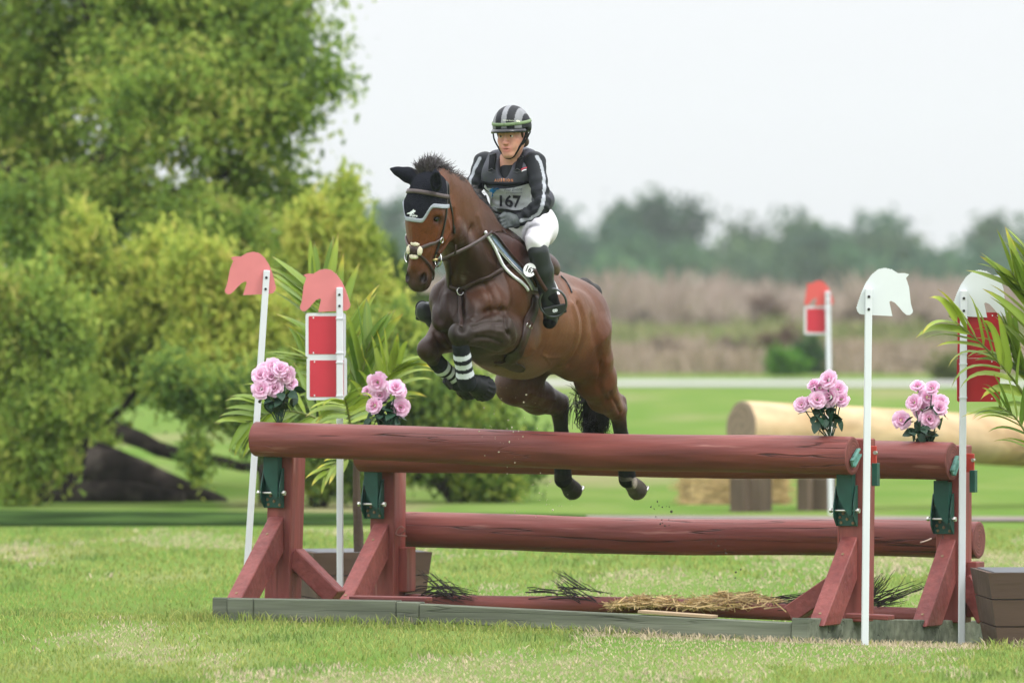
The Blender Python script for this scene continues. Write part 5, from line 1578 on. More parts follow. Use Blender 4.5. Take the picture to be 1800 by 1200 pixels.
obj('lettering', on_head(V2[:, :2] + np.array((.002, -.026)), BBV), F2, white_print, bonnet, smooth=False)

# ---------------------------------------------------------------- bridle
leather = mat('brown_leather', (.034, .018, .014), rough=.42, spec=.3, bump=.15, bscale=300, var=.2, vscale=60)
leath_l = mat('worn_leather', (.075, .055, .053), rough=.4, spec=.4, bump=.15, bscale=300, var=.15, vscale=60)
black_l = mat('black_leather', (.016, .016, .018), rough=.35, spec=.5, bump=.1, bscale=200)
steel = mat('steel', (.62, .62, .60), rough=.22, metal=1.0)
fleece = mat('fleece', (.74, .67, .50), rough=.95, bump=1.0, bscale=160, sheen=.4)
bridle = obj('bridle', *strap([H(.105, -.10, .115), H(.10, -.02, .11), H(.095, .03, .05), H(.095, .035, 0), H(.095, .03, -.05), H(.10, -.02, -.11), H(.105, -.10, -.115)], .024, .006, BBV, 40, .003), leath_l, horse)
def hstrap(name, pts, w, th, m, lift=.003, bv=None, n=30):
    return obj(name, *strap([H(*p) for p in pts], w, th, bv or HBV, n, lift), m, bridle)
for s in (1, -1):
    hstrap('cheekpiece', [(.02, -.11, .095 * s), (.10, -.09, .115 * s), (.20, -.085, .112 * s), (.30, -.085, .098 * s), (.40, -.09, .075 * s), (.465, -.10, .062 * s)], .019, .005, black_l, .004)
    hstrap('throatlash', [(.03, -.13, .10 * s), (.12, -.155, .105 * s), (.22, -.20, .10 * s), (.30, -.245, .08 * s)], .013, .004, black_l, .004)
    hstrap('noseband', [(.395, .02, .0), (.37, 0, .05 * s), (.345, -.04, .085 * s), (.33, -.075, .096 * s)], .018, .005, leath_l, .005)
    hstrap('noseband', [(.405, .02, .0), (.435, 0, .045 * s), (.475, -.05, .06 * s), (.515, -.11, .05 * s), (.545, -.145, .02 * s)], .014, .005, leather, .005)
    c = H(.335, -.075, .103 * s)
    obj('ring', *torus_geo(c, hu, hv, .014, .014, .003), steel, bridle)
fl = MB()
c0 = H(.40, .022, 0)
for du, dl in ((.033, 0), (-.033, 0), (0, .032), (0, -.032)):
    bm = bmesh.new(); bmesh.ops.create_icosphere(bm, subdivisions=3, radius=1)
    V = np.array([v.co[:] for v in bm.verts]); F = [[v.index for v in f.verts] for f in bm.faces]; bm.free()
    V *= (1 + .12 * vnoise(V, 7, 4) + .08 * vnoise(V, 15, 9))[:, None]
    rr = (.014, .014, .026) if dl == 0 else (.025, .014, .014)
    fl.add(c0 + hu * du + hl * dl + V[:, :1] * hu * rr[0] + V[:, 1:2] * hv * rr[1] + V[:, 2:] * hl * rr[2], F)
fl.build('fleece_pad', fleece, bridle, smooth=True)
m = MB().tube([c0 - hv * .004, c0 + hv * .012, c0 + hv * .016], [.022, .022, .015], 16); m.build('nose_disc', leather, bridle, smooth=True)
# bit rings, mouthpiece and reins
bl = HL(770, 457, .088); br = bl - hl * .176
for c in (bl, br):
    obj('bit_ring', *torus_geo(c, hu, hv * .45 + hl * .89, .034, .030, .004), steel, bridle)
mb_ = MB().tube([bl, bl - hl * .03 + hv * .01, H(.50, -.105, 0), br + hl * .03 + hv * .01, br], .008, 8)
mb_.build('bit', mat('brass_bit', (.45, .36, .18), rough=.35, metal=1.0), bridle, smooth=True)
reinL = [bl + hl * .004, HL(800, 445, .17), HL(830, 430, .20), HL(855, 414, .17), P(877, 398, 40.14)]
obj('rein', *strap(reinL, .018, .005, None, 40, nrm=HLV), leath_l, bridle)
reinR = [br, HL(770, 430, -.17), HL(800, 405, -.18), HL(835, 385, -.13), P(868, 388, 40.24)]
obj('rein', *strap(reinR, .016, .005, None, 40, nrm=-HLV), leath_l, bridle)
m = MB().tube([HL(800, 447, .175), HL(801, 438, .18), HL(801, 430, .18)], [.006, .005, .004], 6)
m.build('rein_stop', leather, bridle, smooth=True)

# ---------------------------------------------------------------- breastplate
def hpts(pix, dz=0.0):
    out = []
    for px, py in pix:
        p, n = hit(HBV, px, py)
        if p is None:
            p, n, _, _ = HBV.find_nearest(Vector(HL(px, py, 0))); p = np.array(p)
        out.append(p)
    return out
ringc, ringn = hit(HBV, 808, 511)
breast = obj('breastplate', *strap(hpts([(810, 509), (830, 499), (850, 490), (872, 479), (893, 468), (906, 461)]), .026, .007, HBV, 40, .003), leather, horse)
obj('strap', *strap(hpts([(806, 509), (790, 499), (776, 485), (768, 470), (765, 458)]), .026, .007, HBV, 30, .003), leather, breast)
obj('strap', *strap(hpts([(808, 514), (809, 535), (809, 556), (810, 575)]), .024, .007, HBV, 30, .003), leather, breast)
obj('strap', *strap(hpts([(907, 462), (902, 452), (896, 437), (890, 420), (883, 404)]), .020, .006, HBV, 30, .004), leather, breast)
obj('ring', *torus_geo(ringc + ringn * .012, np.cross(ringn, (0, 0, 1)) / np.linalg.norm(np.cross(ringn, (0, 0, 1))), np.array((0, 0, 1.)), .018, .020, .0035), steel, breast)
bc, bn = hit(HBV, 892, 434)
bx_ = np.cross(bn, HU); bx_ /= np.linalg.norm(bx_)
m = MB()
m.add(*torus_geo(bc + bn * .013, bx_, HU, .014, .018, .003)); m.build('buckle', steel, breast, smooth=True)
kc, kn = hit(HBV, 905, 463)
m = MB().beam(kc + kn * .012 - bx_ * .03, kc + kn * .012 + bx_ * .012, .030, .008, up=kn); m.build('keeper', leath_l, breast)
# round number tag clipped to the breastplate
tagm = mat('white_plastic', (.80, .81, .82), rough=.35)
blackp = mat('black_print', (.012, .012, .014), rough=.6)
tc_, tn = hit(HBV, 923, 478)
tx = np.array((1, -.35, -.35)); tn2 = np.array((.25, -.93, .1)); tn2 /= np.linalg.norm(tn2)
tx -= tn2 * np.dot(tx, tn2); tx /= np.linalg.norm(tx); ty = np.cross(tn2, tx); ty = -ty if ty[2] < 0 else ty
tcen = tc_ + tn2 * .095
a = np.linspace(0, 2 * math.pi, 32, endpoint=False)
m = MB().prism(np.c_[np.cos(a) * .034, np.sin(a) * .037], tcen, tx, ty, -tn2, .004)
tag = m.build('number_tag', tagm, horse)
V2, F2 = text_mesh('167', .042, bold=.0012)
obj('lettering', tcen + tn2 * .0015 + V2[:, :1] * tx * .82 + V2[:, 1:2] * ty, F2, blackp, tag, smooth=False)

# ---------------------------------------------------------------- saddle, pad, girth
def loft_sheet(ea, eb, l, lift, th, n=16, k=14, bvh=None):
    A = spline(np.array([HL(px, py, l) for px, py in ea]), n); Bp = spline(np.array([HL(px, py, l) for px, py in eb]), n)
    G = A[:, None] + np.linspace(0, 1, k)[None, :, None] * (Bp - A)[:, None]
    G = G.reshape(-1, 3); N = np.zeros_like(G); G0 = G.copy()
    for i, g in enumerate(G):
        p, nn, _, _ = (bvh or HBV).find_nearest(Vector(g)); N[i] = nn; G[i] = np.array(p)
    for arr in (G, N):
        g2 = arr.reshape(n, k, 3)
        for _ in range(14):
            p_ = np.pad(g2, ((1, 1), (1, 1), (0, 0)), mode='reflect', reflect_type='odd')
            g2 += .5 * ((p_[2:, 1:-1] + p_[:-2, 1:-1] + p_[1:-1, 2:] + p_[1:-1, :-2]) / 4 - g2)
    N /= np.linalg.norm(N, axis=1)[:, None]
    top = G + N * (lift + th); bot = G + N * lift
    V = np.vstack([top, bot]); o = n * k; F = []
    for i in range(n - 1):
        for j in range(k - 1):
            q_ = [i * k + j, (i + 1) * k + j, (i + 1) * k + j + 1, i * k + j + 1]
            F.append(q_); F.append([x + o for x in q_[::-1]])
    bd = [i * k for i in range(n)] + [(n - 1) * k + j for j in range(1, k)] + [i * k + k - 1 for i in range(n - 2, -1, -1)] + [j for j in range(k - 2, 0, -1)]
    for i in range(len(bd)):
        a_, b_ = bd[i], bd[(i + 1) % len(bd)]
        F.append([a_, b_, b_ + o, a_ + o])
    return V, F
padm = mat('white_quilt', (.72, .73, .76), rough=.8, bump=.5, bscale=60)
padb = mat('blue_lining', (.16, .22, .30), rough=.8)
saddlem = mat('saddle_leather', (.048, .020, .016), rough=.38, spec=.3, bump=.2, bscale=180, var=.2, vscale=25)
pad = obj('saddle_pad', *loft_sheet([(900, 404), (913, 436), (929, 480), (940, 510)], [(960, 420), (978, 450), (991, 482), (989, 516)], .27, .004, .014), padm, horse)
obj('piping', *strap([HL(px, py, .285) for px, py in ((896, 405), (908, 432), (923, 478), (936, 511))], .015, .008, HBV, 30, .006), padm, pad)
obj('lining', *loft_sheet([(901, 408), (916, 440), (930, 475), (940, 503)], [(930, 410), (942, 440), (950, 475), (955, 503)], .27, .0185, .003), padb, pad)
obj('piping', *strap(hpts([(985, 486), (993, 494), (1000, 505), (1004, 515)]), .008, .005, HBV, 14, .004), black_l, pad)
saddle = obj('saddle', *loft_sheet([(901, 402), (915, 428), (929, 462), (940, 505)], [(940, 405), (952, 430), (962, 470), (962, 505)], .27, .024, .016), saddlem, horse)
Sd = Sculpt(.008)
Sd.chain([B(.24, 0, .38), B(.12, 0, .36), B(.0, 0, .34)], [.04, .05, .05], .05)
for s in (1, -1):
    Sd.ell(B(.08, .11 * s, .32), (.15, .07, .07), AX, .05)
V, Q = Sd.run(); V = relax(V, Q, 1)
obj('seat', V, Q, saddlem, saddle)
girth = obj('girth', *strap(hpts([(941, 520), (934, 552), (923, 585), (910, 615), (895, 640)]), [.07] * 8 + [.085] * 22, .010, HBV, 30, .004), leather, horse)
gc, gn = hit(HBV, 925, 575)
gx = np.cross(gn, HU); gx /= np.linalg.norm(gx); gy = np.cross(gx, gn)
gd = (hit(HBV, 910, 612)[0] - gc); gd /= np.linalg.norm(gd); gs = np.cross(gn, gd)
for k in (-.022, .022):
    obj('buckle', *torus_geo(gc + gn * .018 + gs * k, gs, gd, .018, .020, .003, 4, 6), steel, girth)
    m = MB().beam(gc + gn * .017 + gs * k - gd * .03, gc + gn * .017 + gs * k + gd * .09, .026, .006, up=gn); m.build('billet', saddlem, girth)
obj('belly_guard', *loft_sheet([(893, 620), (880, 640), (872, 652)], [(914, 628), (916, 645), (900, 655)], .12, .006, .010, 10, 8), leather, girth)

# ---------------------------------------------------------------- front boots
bootm = mat('horse_boot', attr=True, rough=.7, spec=.08, bump=.25, bscale=90)
ribm = mat('bell_boot_rubber', (.012, .013, .015), rough=.5, spec=.15)
def boot(pts, rad, stripes, bell):
    T = Sculpt(.0045); T.chain(pts, rad, .015)
    V, Q = T.run(); V = relax(V, Q, 1)
    a_ = np.array(pts[0]); d = np.array(pts[2]) - a_; L = np.linalg.norm(d)
    t = (V - a_) @ d / L / L
    c = np.tile((.016, .018, .022), (len(V), 1)).astype(float)
    for s0, s1 in stripes: c[(t > s0) & (t < s1)] = (.55, .58, .62)
    o = obj('front_boot', V, Q, bootm, horse, cols=c)
    T = Sculpt(.0045)
    b0, b1 = np.array(bell[0]), np.array(bell[1]); ax = (b1 - b0) / np.linalg.norm(b1 - b0)
    T.cone(b0, b1, .050, .066, .02); T.cone(b1, b1 + ax * .014, .064, .058, .012)
    e1 = np.cross(ax, (0, 0, 1.)); e1 /= np.linalg.norm(e1); e2 = np.cross(ax, e1)
    for k in range(16):
        w = 2 * math.pi * k / 16; rr = math.cos(w) * e1 + math.sin(w) * e2
        T.cone(b0 * .45 + b1 * .55 + rr * .060, b1 + rr * .067, .004, .005, .004)
    V, Q = T.run()
    return o, obj('bell_boot', V, Q, ribm, horse)
boot([HL(810, 608, .14), HL(813, 630, .14), HL(818, 662, .14), HL(821, 672, .14)], [.045, .044, .046, .050], [(.22, .36), (.50, .66), (.78, .94)], [HL(832, 674, .14), HL(850, 683, .14)])
boot([HL(764, 632, -.147), HL(777, 646, -.14), HL(798, 664, -.13), HL(804, 671, -.13)], [.045, .043, .045, .048], [(.30, .44), (.55, .68), (.78, .90)], [HL(810, 673, -.13), HL(824, 681, -.13)])
tab = MB().beam(HL(781, 668, -.12), HL(793, 681, -.12), .02, .03); tab.build('boot_tab', mat('boot_tab', (.016, .017, .02), rough=.6), horse)
hbt = mat('hind_boot', (.010, .010, .012), rough=.6, spec=.1, bump=.2, bscale=80)
for (x0, y0, x1, y1, l) in ((1096, 775, 1103, 842, .14), (986, 770, 990, 842, -.14)):
    T = Sculpt(.006); T.chain([HL(x0, y0, l), HL((x0 + x1) / 2, (y0 + y1) / 2, l), HL(x1, y1, l)], [.042, .043, .049], .015)
    V, Q = T.run(); obj('hind_boot', V, Q, hbt, horse)
shoe = mat('horseshoe', (.55, .54, .52), rough=.3, metal=.9)
for px, py, l in ((1127, 866, .14), (1013, 866, -.14)):
    c = HL(px, py, l); ax = np.array((.62, .2, -.75)); ax /= np.linalg.norm(ax)
    e1 = np.cross(ax, HLV); e1 /= np.linalg.norm(e1); e2 = np.cross(ax, e1)
    obj('horseshoe', *torus_geo(c, e1, e2, .052, .050, .006), shoe, horse)

# ---------------------------------------------------------------- mane and tail
def strands(roots, dirs, lens, w, bend, seg=5, cvar=.3, base=(.02, .015, .013)):
    n = len(roots); V = []; F = []; C = []
    for i in range(n):
        d = dirs[i] / np.linalg.norm(dirs[i]); side = np.cross(d, (0.3, 1, .1)); side /= np.linalg.norm(side)
        cc = np.array(base) * (1 + cvar * RNG.normal())
        b = len(V)
        for k in range(seg + 1):
            t = k / seg
            c = roots[i] + d * lens[i] * t + bend[i] * t * t
            ww = w * (1 - t) ** .7 + .0006
            V += [c - side * ww, c + side * ww]; C += [cc, cc]
        for k in range(seg): F.append((b + 2 * k, b + 2 * k + 1, b + 2 * k + 3, b + 2 * k + 2))
    return np.array(V), np.array(F, np.int32), np.clip(np.array(C), .002, 1)
hairm = mat('horse_hair', attr=True, rough=.5, spec=.2)
rt, dr, ln, bd = [], [], [], []
for i in range(6500):
    t = RNG.uniform(0, 1) ** 1.15
    cr = spline(np.array([HL(745, 303, -.03), HL(757, 297, 0), HL(770, 301, 0), HL(788, 318, 0), HL(812, 343, 0), HL(845, 370, 0), HL(872, 392, 0)]), 200)[int(t * 199)]
    p, n_, _, _ = HBV.find_nearest(Vector(cr))
    rt.append(np.array(p) * .4 + cr * .6 + RNG.normal(0, .009, 3) + HLV * RNG.normal(0, .012))
    clump = math.sin(t * 61) * .5 + math.sin(t * 143 + 1) * .4
    up = np.array((-.55 + 1.5 * t + .35 * clump, 0.15, .85 - .25 * t)) + RNG.normal(0, .26, 3)
    if t > .5: up += np.array((.2, .4, -.35)) * (t - .3)
    if t > .80: up *= .3
    dr.append(up); ln.append((.45 if t > .78 else 1) * (.072 if t < .25 else .05 if t < .55 else .04) * RNG.uniform(.3, 1.1) * (1 + .25 * clump))
    bd.append(np.array((.01 * RNG.normal() + .012, .02, -.028 * RNG.uniform(0, 1))))
V, F, C = strands(rt, dr, ln, .0009, bd, base=(.040, .034, .034)); obj('mane', V, F, hairm, horse, cols=C, kind='stuff')
rt, dr, ln, bd = [], [], [], []
dock = [HL(1026, 502, 0), HL(1042, 514, 0), HL(1052, 540, 0), HL(1058, 600, 0)]
D = spline(np.array(dock), 60)
TC = spline(np.array([dock[0], dock[1], dock[2], HL(1056, 670, 0), HL(1046, 730, -.02), HL(1040, 770, -.03)]), 100)
T = Sculpt(.01); T.chain([dock[0], dock[1], dock[2], dock[3]], [.045, .042, .036, .03], .03); V, Q = T.run()
tail = obj('tail', V, Q, mat('tail_dock', (.014, .011, .010), rough=.6), horse)
TV, TF, TCc = [], [], []; nb = 0
for i in range(900):
    t0 = RNG.uniform(.38, .78); k0 = int(t0 * 99)
    spread = RNG.normal(0, 1, 3) * np.array((.035, .03, .02))
    end = HL(1046 + RNG.normal(0, 13), 752 + RNG.uniform(-18, 25), -.02 + RNG.normal(0, .03))
    mid = TC[int(k0 * .4 + 60)] + spread
    pts = spline(np.array([TC[k0] + RNG.normal(0, .012, 3), mid, end]), 8)
    if i % 14 == 0:
        e2 = HL(1000 + RNG.uniform(-15, 25), RNG.uniform(672, 755), .0)
        pts = spline(np.array([TC[45] + RNG.normal(0, .02, 3), HL(1032, 690, 0), HL(1014, 684, 0) * .5 + e2 * .5, e2]), 10)
    side = np.array((1., 0, 0))
    for k, p in enumerate(pts):
        w = .0026 * (1 - .75 * k / len(pts)); TV += [p - side * w, p + side * w]; TCc += [(.012, .010, .010)] * 2
        if k: TF.append((nb + 2 * k - 2, nb + 2 * k - 1, nb + 2 * k + 1, nb + 2 * k))
    nb += 2 * len(pts)
obj('tail_hair', np.array(TV), np.array(TF, np.int32), hairm, tail, cols=np.array(TCc), kind='stuff')
# ================================================================== RIDER
RW = P(945, 398, 40.6)
rider = thing('person', 'rider in striped helmet, dark vest with bib 167 and white breeches, crouched on the horse', 'person', RW)
HY, TY = R(20), R(22)
hf = np.array((-math.sin(HY) * .995, -math.cos(HY) * .995, -.10)); hf /= np.linalg.norm(hf)
hl_ = np.array((math.cos(HY), -math.sin(HY), .03)); hl_ -= hf * np.dot(hf, hl_); hl_ /= np.linalg.norm(hl_)
hup = np.cross(hf, hl_)
tf = np.array((-math.sin(TY), -math.cos(TY), 0)); tl = np.array((math.cos(TY), -math.sin(TY), 0)); tu = np.array((0, 0, 1.))
HD = P(899, 239.5, 40.22); HS = .93
def K(f, l, u): return HD + HS * (f * hf + l * hl_ + u * hup)
KAX = [hf, hl_, hup]
SKIN = (.60, .31, .225); ROSY = (.60, .25, .185); LIP = (.42, .12, .11)
def Ke(T, c, r, k, col=None, sub=False, ax=None): T.ell(K(*c), tuple(x * HS for x in r), ax or KAX, k, col, sub)
def Kc(T, a, b, ra, rb, k, col=None, sub=False): T.cone(K(*a), K(*b), ra * HS, rb * HS, k, col, None, sub)
T = Sculpt(.0032)
Ke(T, (-.012, 0, .035), (.097, .074, .105), .02, SKIN)
Ke(T, (.022, 0, -.03), (.066, .055, .082), .03, SKIN)
for s in (1, -1):
    Kc(T, (.0, .050 * s, -.040), (.070, .013 * s, -.095), .018, .016, .03, SKIN)
    Ke(T, (.056, .037 * s, -.020), (.025, .023, .022), .025, ROSY)
    Ke(T, (.063, .030 * s, -.048), (.024, .020, .026), .02, SKIN)
    Ke(T, (.1015, .030 * s, .008), (.017, .0165, .0095), .008, None, True)
    Ke(T, (-.008, .073 * s, -.008), (.018, .009, .030), .006, ROSY)
    Kc(T, (.086, .016 * s, .0225), (.078, .046 * s, .021), .0055, .005, .006, (.34, .17, .12))
    Kc(T, (.087, .018 * s, .014), (.081, .042 * s, .013), .0035, .003, .004, (.40, .19, .14))
    Kc(T, (.085, .018 * s, .0015), (.080, .042 * s, .002), .003, .003, .004, SKIN)
    Ke(T, (.103, .0105 * s, -.033), (.010, .0085, .0075), .006, ROSY)
    Ke(T, (.1085, .0065 * s, -.0405), (.004, .0038, .0025), .002, None, True)
Ke(T, (.072, 0, -.094), (.021, .021, .017), .025, SKIN)
Kc(T, (.083, -.034, .030), (.083, .034, .030), .011, .011, .02, SKIN)
Kc(T, (.090, 0, .018), (.108, 0, -.026), .0085, .0105, .012, SKIN)
Ke(T, (.113, 0, -.030), (.010, .0105, .0095), .008, ROSY)
Ke(T, (.084, 0, -.062), (.015, .026, .018), .02, SKIN)
Ke(T, (.0975, 0, -.0595), (.006, .0215, .0048), .004, LIP)
Ke(T, (.0945, 0, -.0745), (.007, .018, .0055), .004, LIP)
Ke(T, (.103, 0, -.0668), (.016, .0165, .0028), .002, None, True)
NB = P(897, 290, 40.30)
T.cone(K(-.02, 0, -.05), NB, .052, .056, .03, SKIN)
# the rest of the figure, under the clothes
Lsh, Rsh = P(940, 286, 40.24), P(852, 287, 40.40)
Lel, Rel = P(954, 360, 40.10), P(830, 338, 40.36)
Lwr, Rwr = P(911, 388, 40.14), P(853, 374, 40.28)
Lhp, Rhp = P(945, 400, 40.53), P(900, 402, 40.66)
Lkn, Rkn = HL(944, 428, .285), HL(840, 470, -.25)
Lan, Ran = HL(962, 512, .325), HL(780, 525, -.28)
CH, BE = P(897, 306, 40.36), P(912, 356, 40.44)
PV = P(936, 392, 40.58)
T.cone(NB, CH, .055, .10, .04, SKIN); T.cone(CH, BE, .105, .10, .04, SKIN); T.cone(BE, PV, .10, .10, .04, SKIN)
for a, b, c in ((Lsh, Lel, Lwr), (Rsh, Rel, Rwr)):
    T.cone(CH * .5 + a * .5, a, .05, .045, .03, SKIN); T.cone(a, b, .042, .034, .02, SKIN); T.cone(b, c, .034, .022, .02, SKIN)
for a, b, c in ((Lhp, Lkn, Lan), (Rhp, Rkn, Ran)):
    T.cone(PV, a, .09, .09, .03, SKIN); T.cone(a, b, .075, .05, .03, SKIN); T.cone(b, c, .045, .03, .02, SKIN)
V, Q = T.run(); V = relax(V, Q, 1, .35)
c = T.colours(V, .006)
skinm = mat('skin', attr=True, rough=.5, spec=.4, bump=.08, bscale=400, var=.06, vscale=60)
obj('body', V, Q, skinm, rider, cols=c)
# eyes, brows, hair
white_e = mat('eye_white', (.62, .58, .55), rough=.15); iris = mat('iris', (.05, .028, .015), rough=.1); browm = mat('brow_hair', (.07, .035, .02), rough=.8)
hairb = mat('brown_hair', (.05, .024, .013), rough=.6, bump=.6, bscale=200)
bm = bmesh.new(); bmesh.ops.create_uvsphere(bm, u_segments=20, v_segments=14, radius=1)
SV = np.array([v.co[:] for v in bm.verts]); SF = [[v.index for v in f.verts] for f in bm.faces]; bm.free()
for s in (1, -1):
    e = obj('eye', SV * .0112 * HS + K(.0790, .030 * s, .0075), SF, white_e, rider)
    g = hf * .96 - hl_ * .18; g /= np.linalg.norm(g)
    obj('iris', SV * .0062 * HS + K(.0795, .030 * s, .0075) + g * .0068, SF, iris, e)
    m = MB().tube([K(.092, .014 * s, .0265), K(.092, .028 * s, .030), K(.080, .046 * s, .026)], [.0022, .0030, .0014], 6)
    m.build('eyebrow', browm, rider, smooth=True)
T = Sculpt(.0045)
for s in (1, -1):
    T.cone(K(.02, .070 * s, .03), K(.012, .071 * s, -.006), .012, .006, .01)
T.cone(K(-.085, -.04, -.04), K(-.085, .04, -.04), .03, .03, .02); T.cone(K(-.05, -.06, -.0), K(-.05, .06, .0), .025, .025, .02)
V, Q = T.run(); obj('hair', V, Q, hairb, rider)

# ---------------------------------------------------------------- helmet
helmm = mat('helmet_silk', attr=True, rough=.55, spec=.2, bump=.25, bscale=70)
T = Sculpt(.004)
Ke(T, (-.012, 0, .070), (.130, .101, .106), .02)
Ke(T, (-.03, 0, .045), (.115, .101, .085), .03)
def hcut(X):
    d = X - HD; u = d @ hup / HS; f = d @ hf / HS
    return (.040 - .014 * np.clip(-f / .08, -.2, 1.6) * 1.6 - u) * .9
V, Q = T.run(cut=hcut); V = relax(V, Q, 1, .4)
d = (V - HD) / HS; l = d @ hl_; u = d @ hup; f = d @ hf
ang = np.arctan2(l, np.maximum(u - .02, .02) + .03) / .40
band = ((l / .036 + .42) % 2) < .84
c = np.where(band[:, None], np.array((.22, .225, .24)), np.array((.012, .013, .016)))
c *= (1 + .12 * vnoise(V, 90, 2) * band)[:, None]
helmet = obj('helmet', V, Q, helmm, rider, cols=c)
HELB = bvh_of(V, Q)
glossb = mat('gloss_black', (.010, .010, .012), rough=.22, spec=.5)
# peak
n = 25; th = np.linspace(-1.25, 1.25, n); VV = []
for j, (rr, du) in enumerate(((.0, .004), (.020, .001), (.038, -.008), (.041, -.019), (.020, -.021), (0, -.021))):
    for t in th:
        rr2 = rr * math.cos(t * .62) ** 1.2
        VV.append(K(-.012 + (.128 + rr2) * math.cos(t), (.100 + rr2 * .4) * math.sin(t), .050 + du - .010 * (t / 1.25) ** 2))
F = []
for j in range(6):
    for i in range(n - 1):
        F.append((j * n + i, j * n + i + 1, ((j + 1) % 6) * n + i + 1, ((j + 1) % 6) * n + i))
obj('peak', np.array(VV), F, glossb, helmet)
# green band round the helmet with small pale mark
th = np.linspace(0, 2 * math.pi, 60)
pts = [K(-.016 + .140 * math.cos(t), (.110) * math.sin(t), .081 - .006 * math.cos(t)) for t in th]
bandm = mat('green_band', (.17, .24, .12), rough=.6, bump=.3, bscale=120)
gb = obj('band', *strap(pts, .017, .003, HELB, 70, .002), bandm, helmet)
palem = mat('pale_print', (.62, .66, .52), rough=.6)
def on_px(pxy, bvh, lift=.003):
    out = []
    for x, y in pxy:
        p, nn = hit(bvh, x, y)
        out.append(p + np.array((0, -1, 0)) * lift + nn * lift * .5 if p is not None else P(x, y, 40.1))
    return np.array(out)
V2, F2 = text_mesh('EQUINE HEALTH', 4.0)
obj('lettering', on_px(np.c_[894 + V2[:, 0] * .62, 212.6 - V2[:, 1] * .75 + (V2[:, 0] * .62) * .05], HELB, .010), F2, palem, helmet, smooth=False)
poly_print('mark', [(906, 213), (908, 211.5), (911, 212), (913.5, 213), (913, 215.5), (911, 214.5), (908, 215.2)], lambda v: on_px(v, HELB, .010), palem, helmet)
webm = mat('black_webbing', (.010, .011, .013), rough=.75, spec=.1, bump=.3, bscale=200)
def webstrap(name, pts, w, th, parent, nrm, m=None, bv=None, lift=.003, n=24):
    return obj(name, *strap(pts, w, th, bv, n, lift, nrm=nrm), m or webm, parent)
webstrap('chin_strap', [K(.03, -.098, .045), K(.045, -.088, -.01), K(.058, -.058, -.062), K(.062, -.025, -.112), K(.058, 0, -.122)], .011, .0025, helmet, -hl_ * .6 + hf * .8)
webstrap('chin_strap', [K(.0, .100, .045), K(.022, .085, -.015), K(.045, .062, -.060), K(.060, .030, -.108), K(.058, 0, -.122)], .012, .0025, helmet, hl_ * .6 + hf * .8)
webstrap('chin_strap', [K(-.05, .098, .02), K(-.01, .086, -.02), K(.022, .072, -.048)], .011, .0025, helmet, hl_)

# ---------------------------------------------------------------- shirt
T = Sculpt(.0045)
T.cone(CH * .5 + Lsh * .5, Lsh, .072, .056, .03); T.cone(CH * .5 + Rsh * .5, Rsh, .072, .056, .03)
T.cone(Lsh, Lel, .055, .044, .02); T.cone(Lel, Lwr, .045, .033, .015)
T.cone(Rsh, Rel, .059, .046, .02); T.cone(Rel, Rwr, .047, .034, .015)
T.cone(CH, BE, .095, .10, .04); T.cone(BE, PV, .105, .10, .04)
T.cone(NB + np.array((0, -.006, .014)), NB + np.array((0, -.004, -.06)), .060, .078, .03)
def wr(X):
    o = np.zeros(X.shape[:-1])
    for a, b, k in ((Lsh, Lel, 95), (Lel, Lwr, 120), (Rsh, Rel, 95)):
        ba = b - a; L = np.linalg.norm(ba); t = (X - a) @ ba / L
        w = np.exp(-((t - L * .9) / .10) ** 2) + .35
        dd = np.linalg.norm(X - (a + np.clip(t, 0, L)[..., None] * ba / L), axis=-1)
        o += np.where(dd < .08, w * .0034 * np.sin(t * k + 3 * vnoise(X, 18, 5)), 0)
    return o
V, Q = T.run(noise=wr); V = relax(V, Q, 1, .4)
SHB = bvh_of(V, Q)
c = np.tile((.014, .016, .020), (len(V), 1)).astype(float)
def stripe(pix, w, extra=()):
    pl = [hit(SHB, x, y)[0] for x, y in pix]; pl = [p for p in pl if p is not None]
    C = spline(np.array(pl), 120)
    d = np.full(len(V), 9.0)
    for q in C: d = np.minimum(d, np.linalg.norm(V - q, axis=1))
    c[d < w] = (.36, .38, .42)
stripe([(944, 276), (951, 288), (955, 305), (957, 325), (956, 345), (953, 362)], .0105)
stripe([(952, 366), (946, 376), (936, 382), (925, 386), (916, 388)], .0105)
stripe([(843, 279), (836, 292), (830, 308), (826, 322), (823, 332)], .011)
shirtm = mat('sleeve_fabric', attr=True, rough=.55, spec=.18, bump=.15, bscale=150)
shirt = obj('shirt', V, Q, shirtm, rider, cols=c)
# collar
cm = mat('collar_grey', (.12, .125, .14), rough=.6)
for s in (1, -1):
    pts = [NB + tf * .052 + tl * .010 * s + tu * -.012, NB + tf * .050 + tl * .034 * s + tu * .012, NB + tf * .02 + tl * .060 * s + tu * .030, NB - tf * .03 + tl * .058 * s + tu * .040]
    obj('collar', *strap(pts, .034, .005, None, 16, nrm=tf * .7 + tl * .5 * s), cm if s > 0 else webm, shirt)

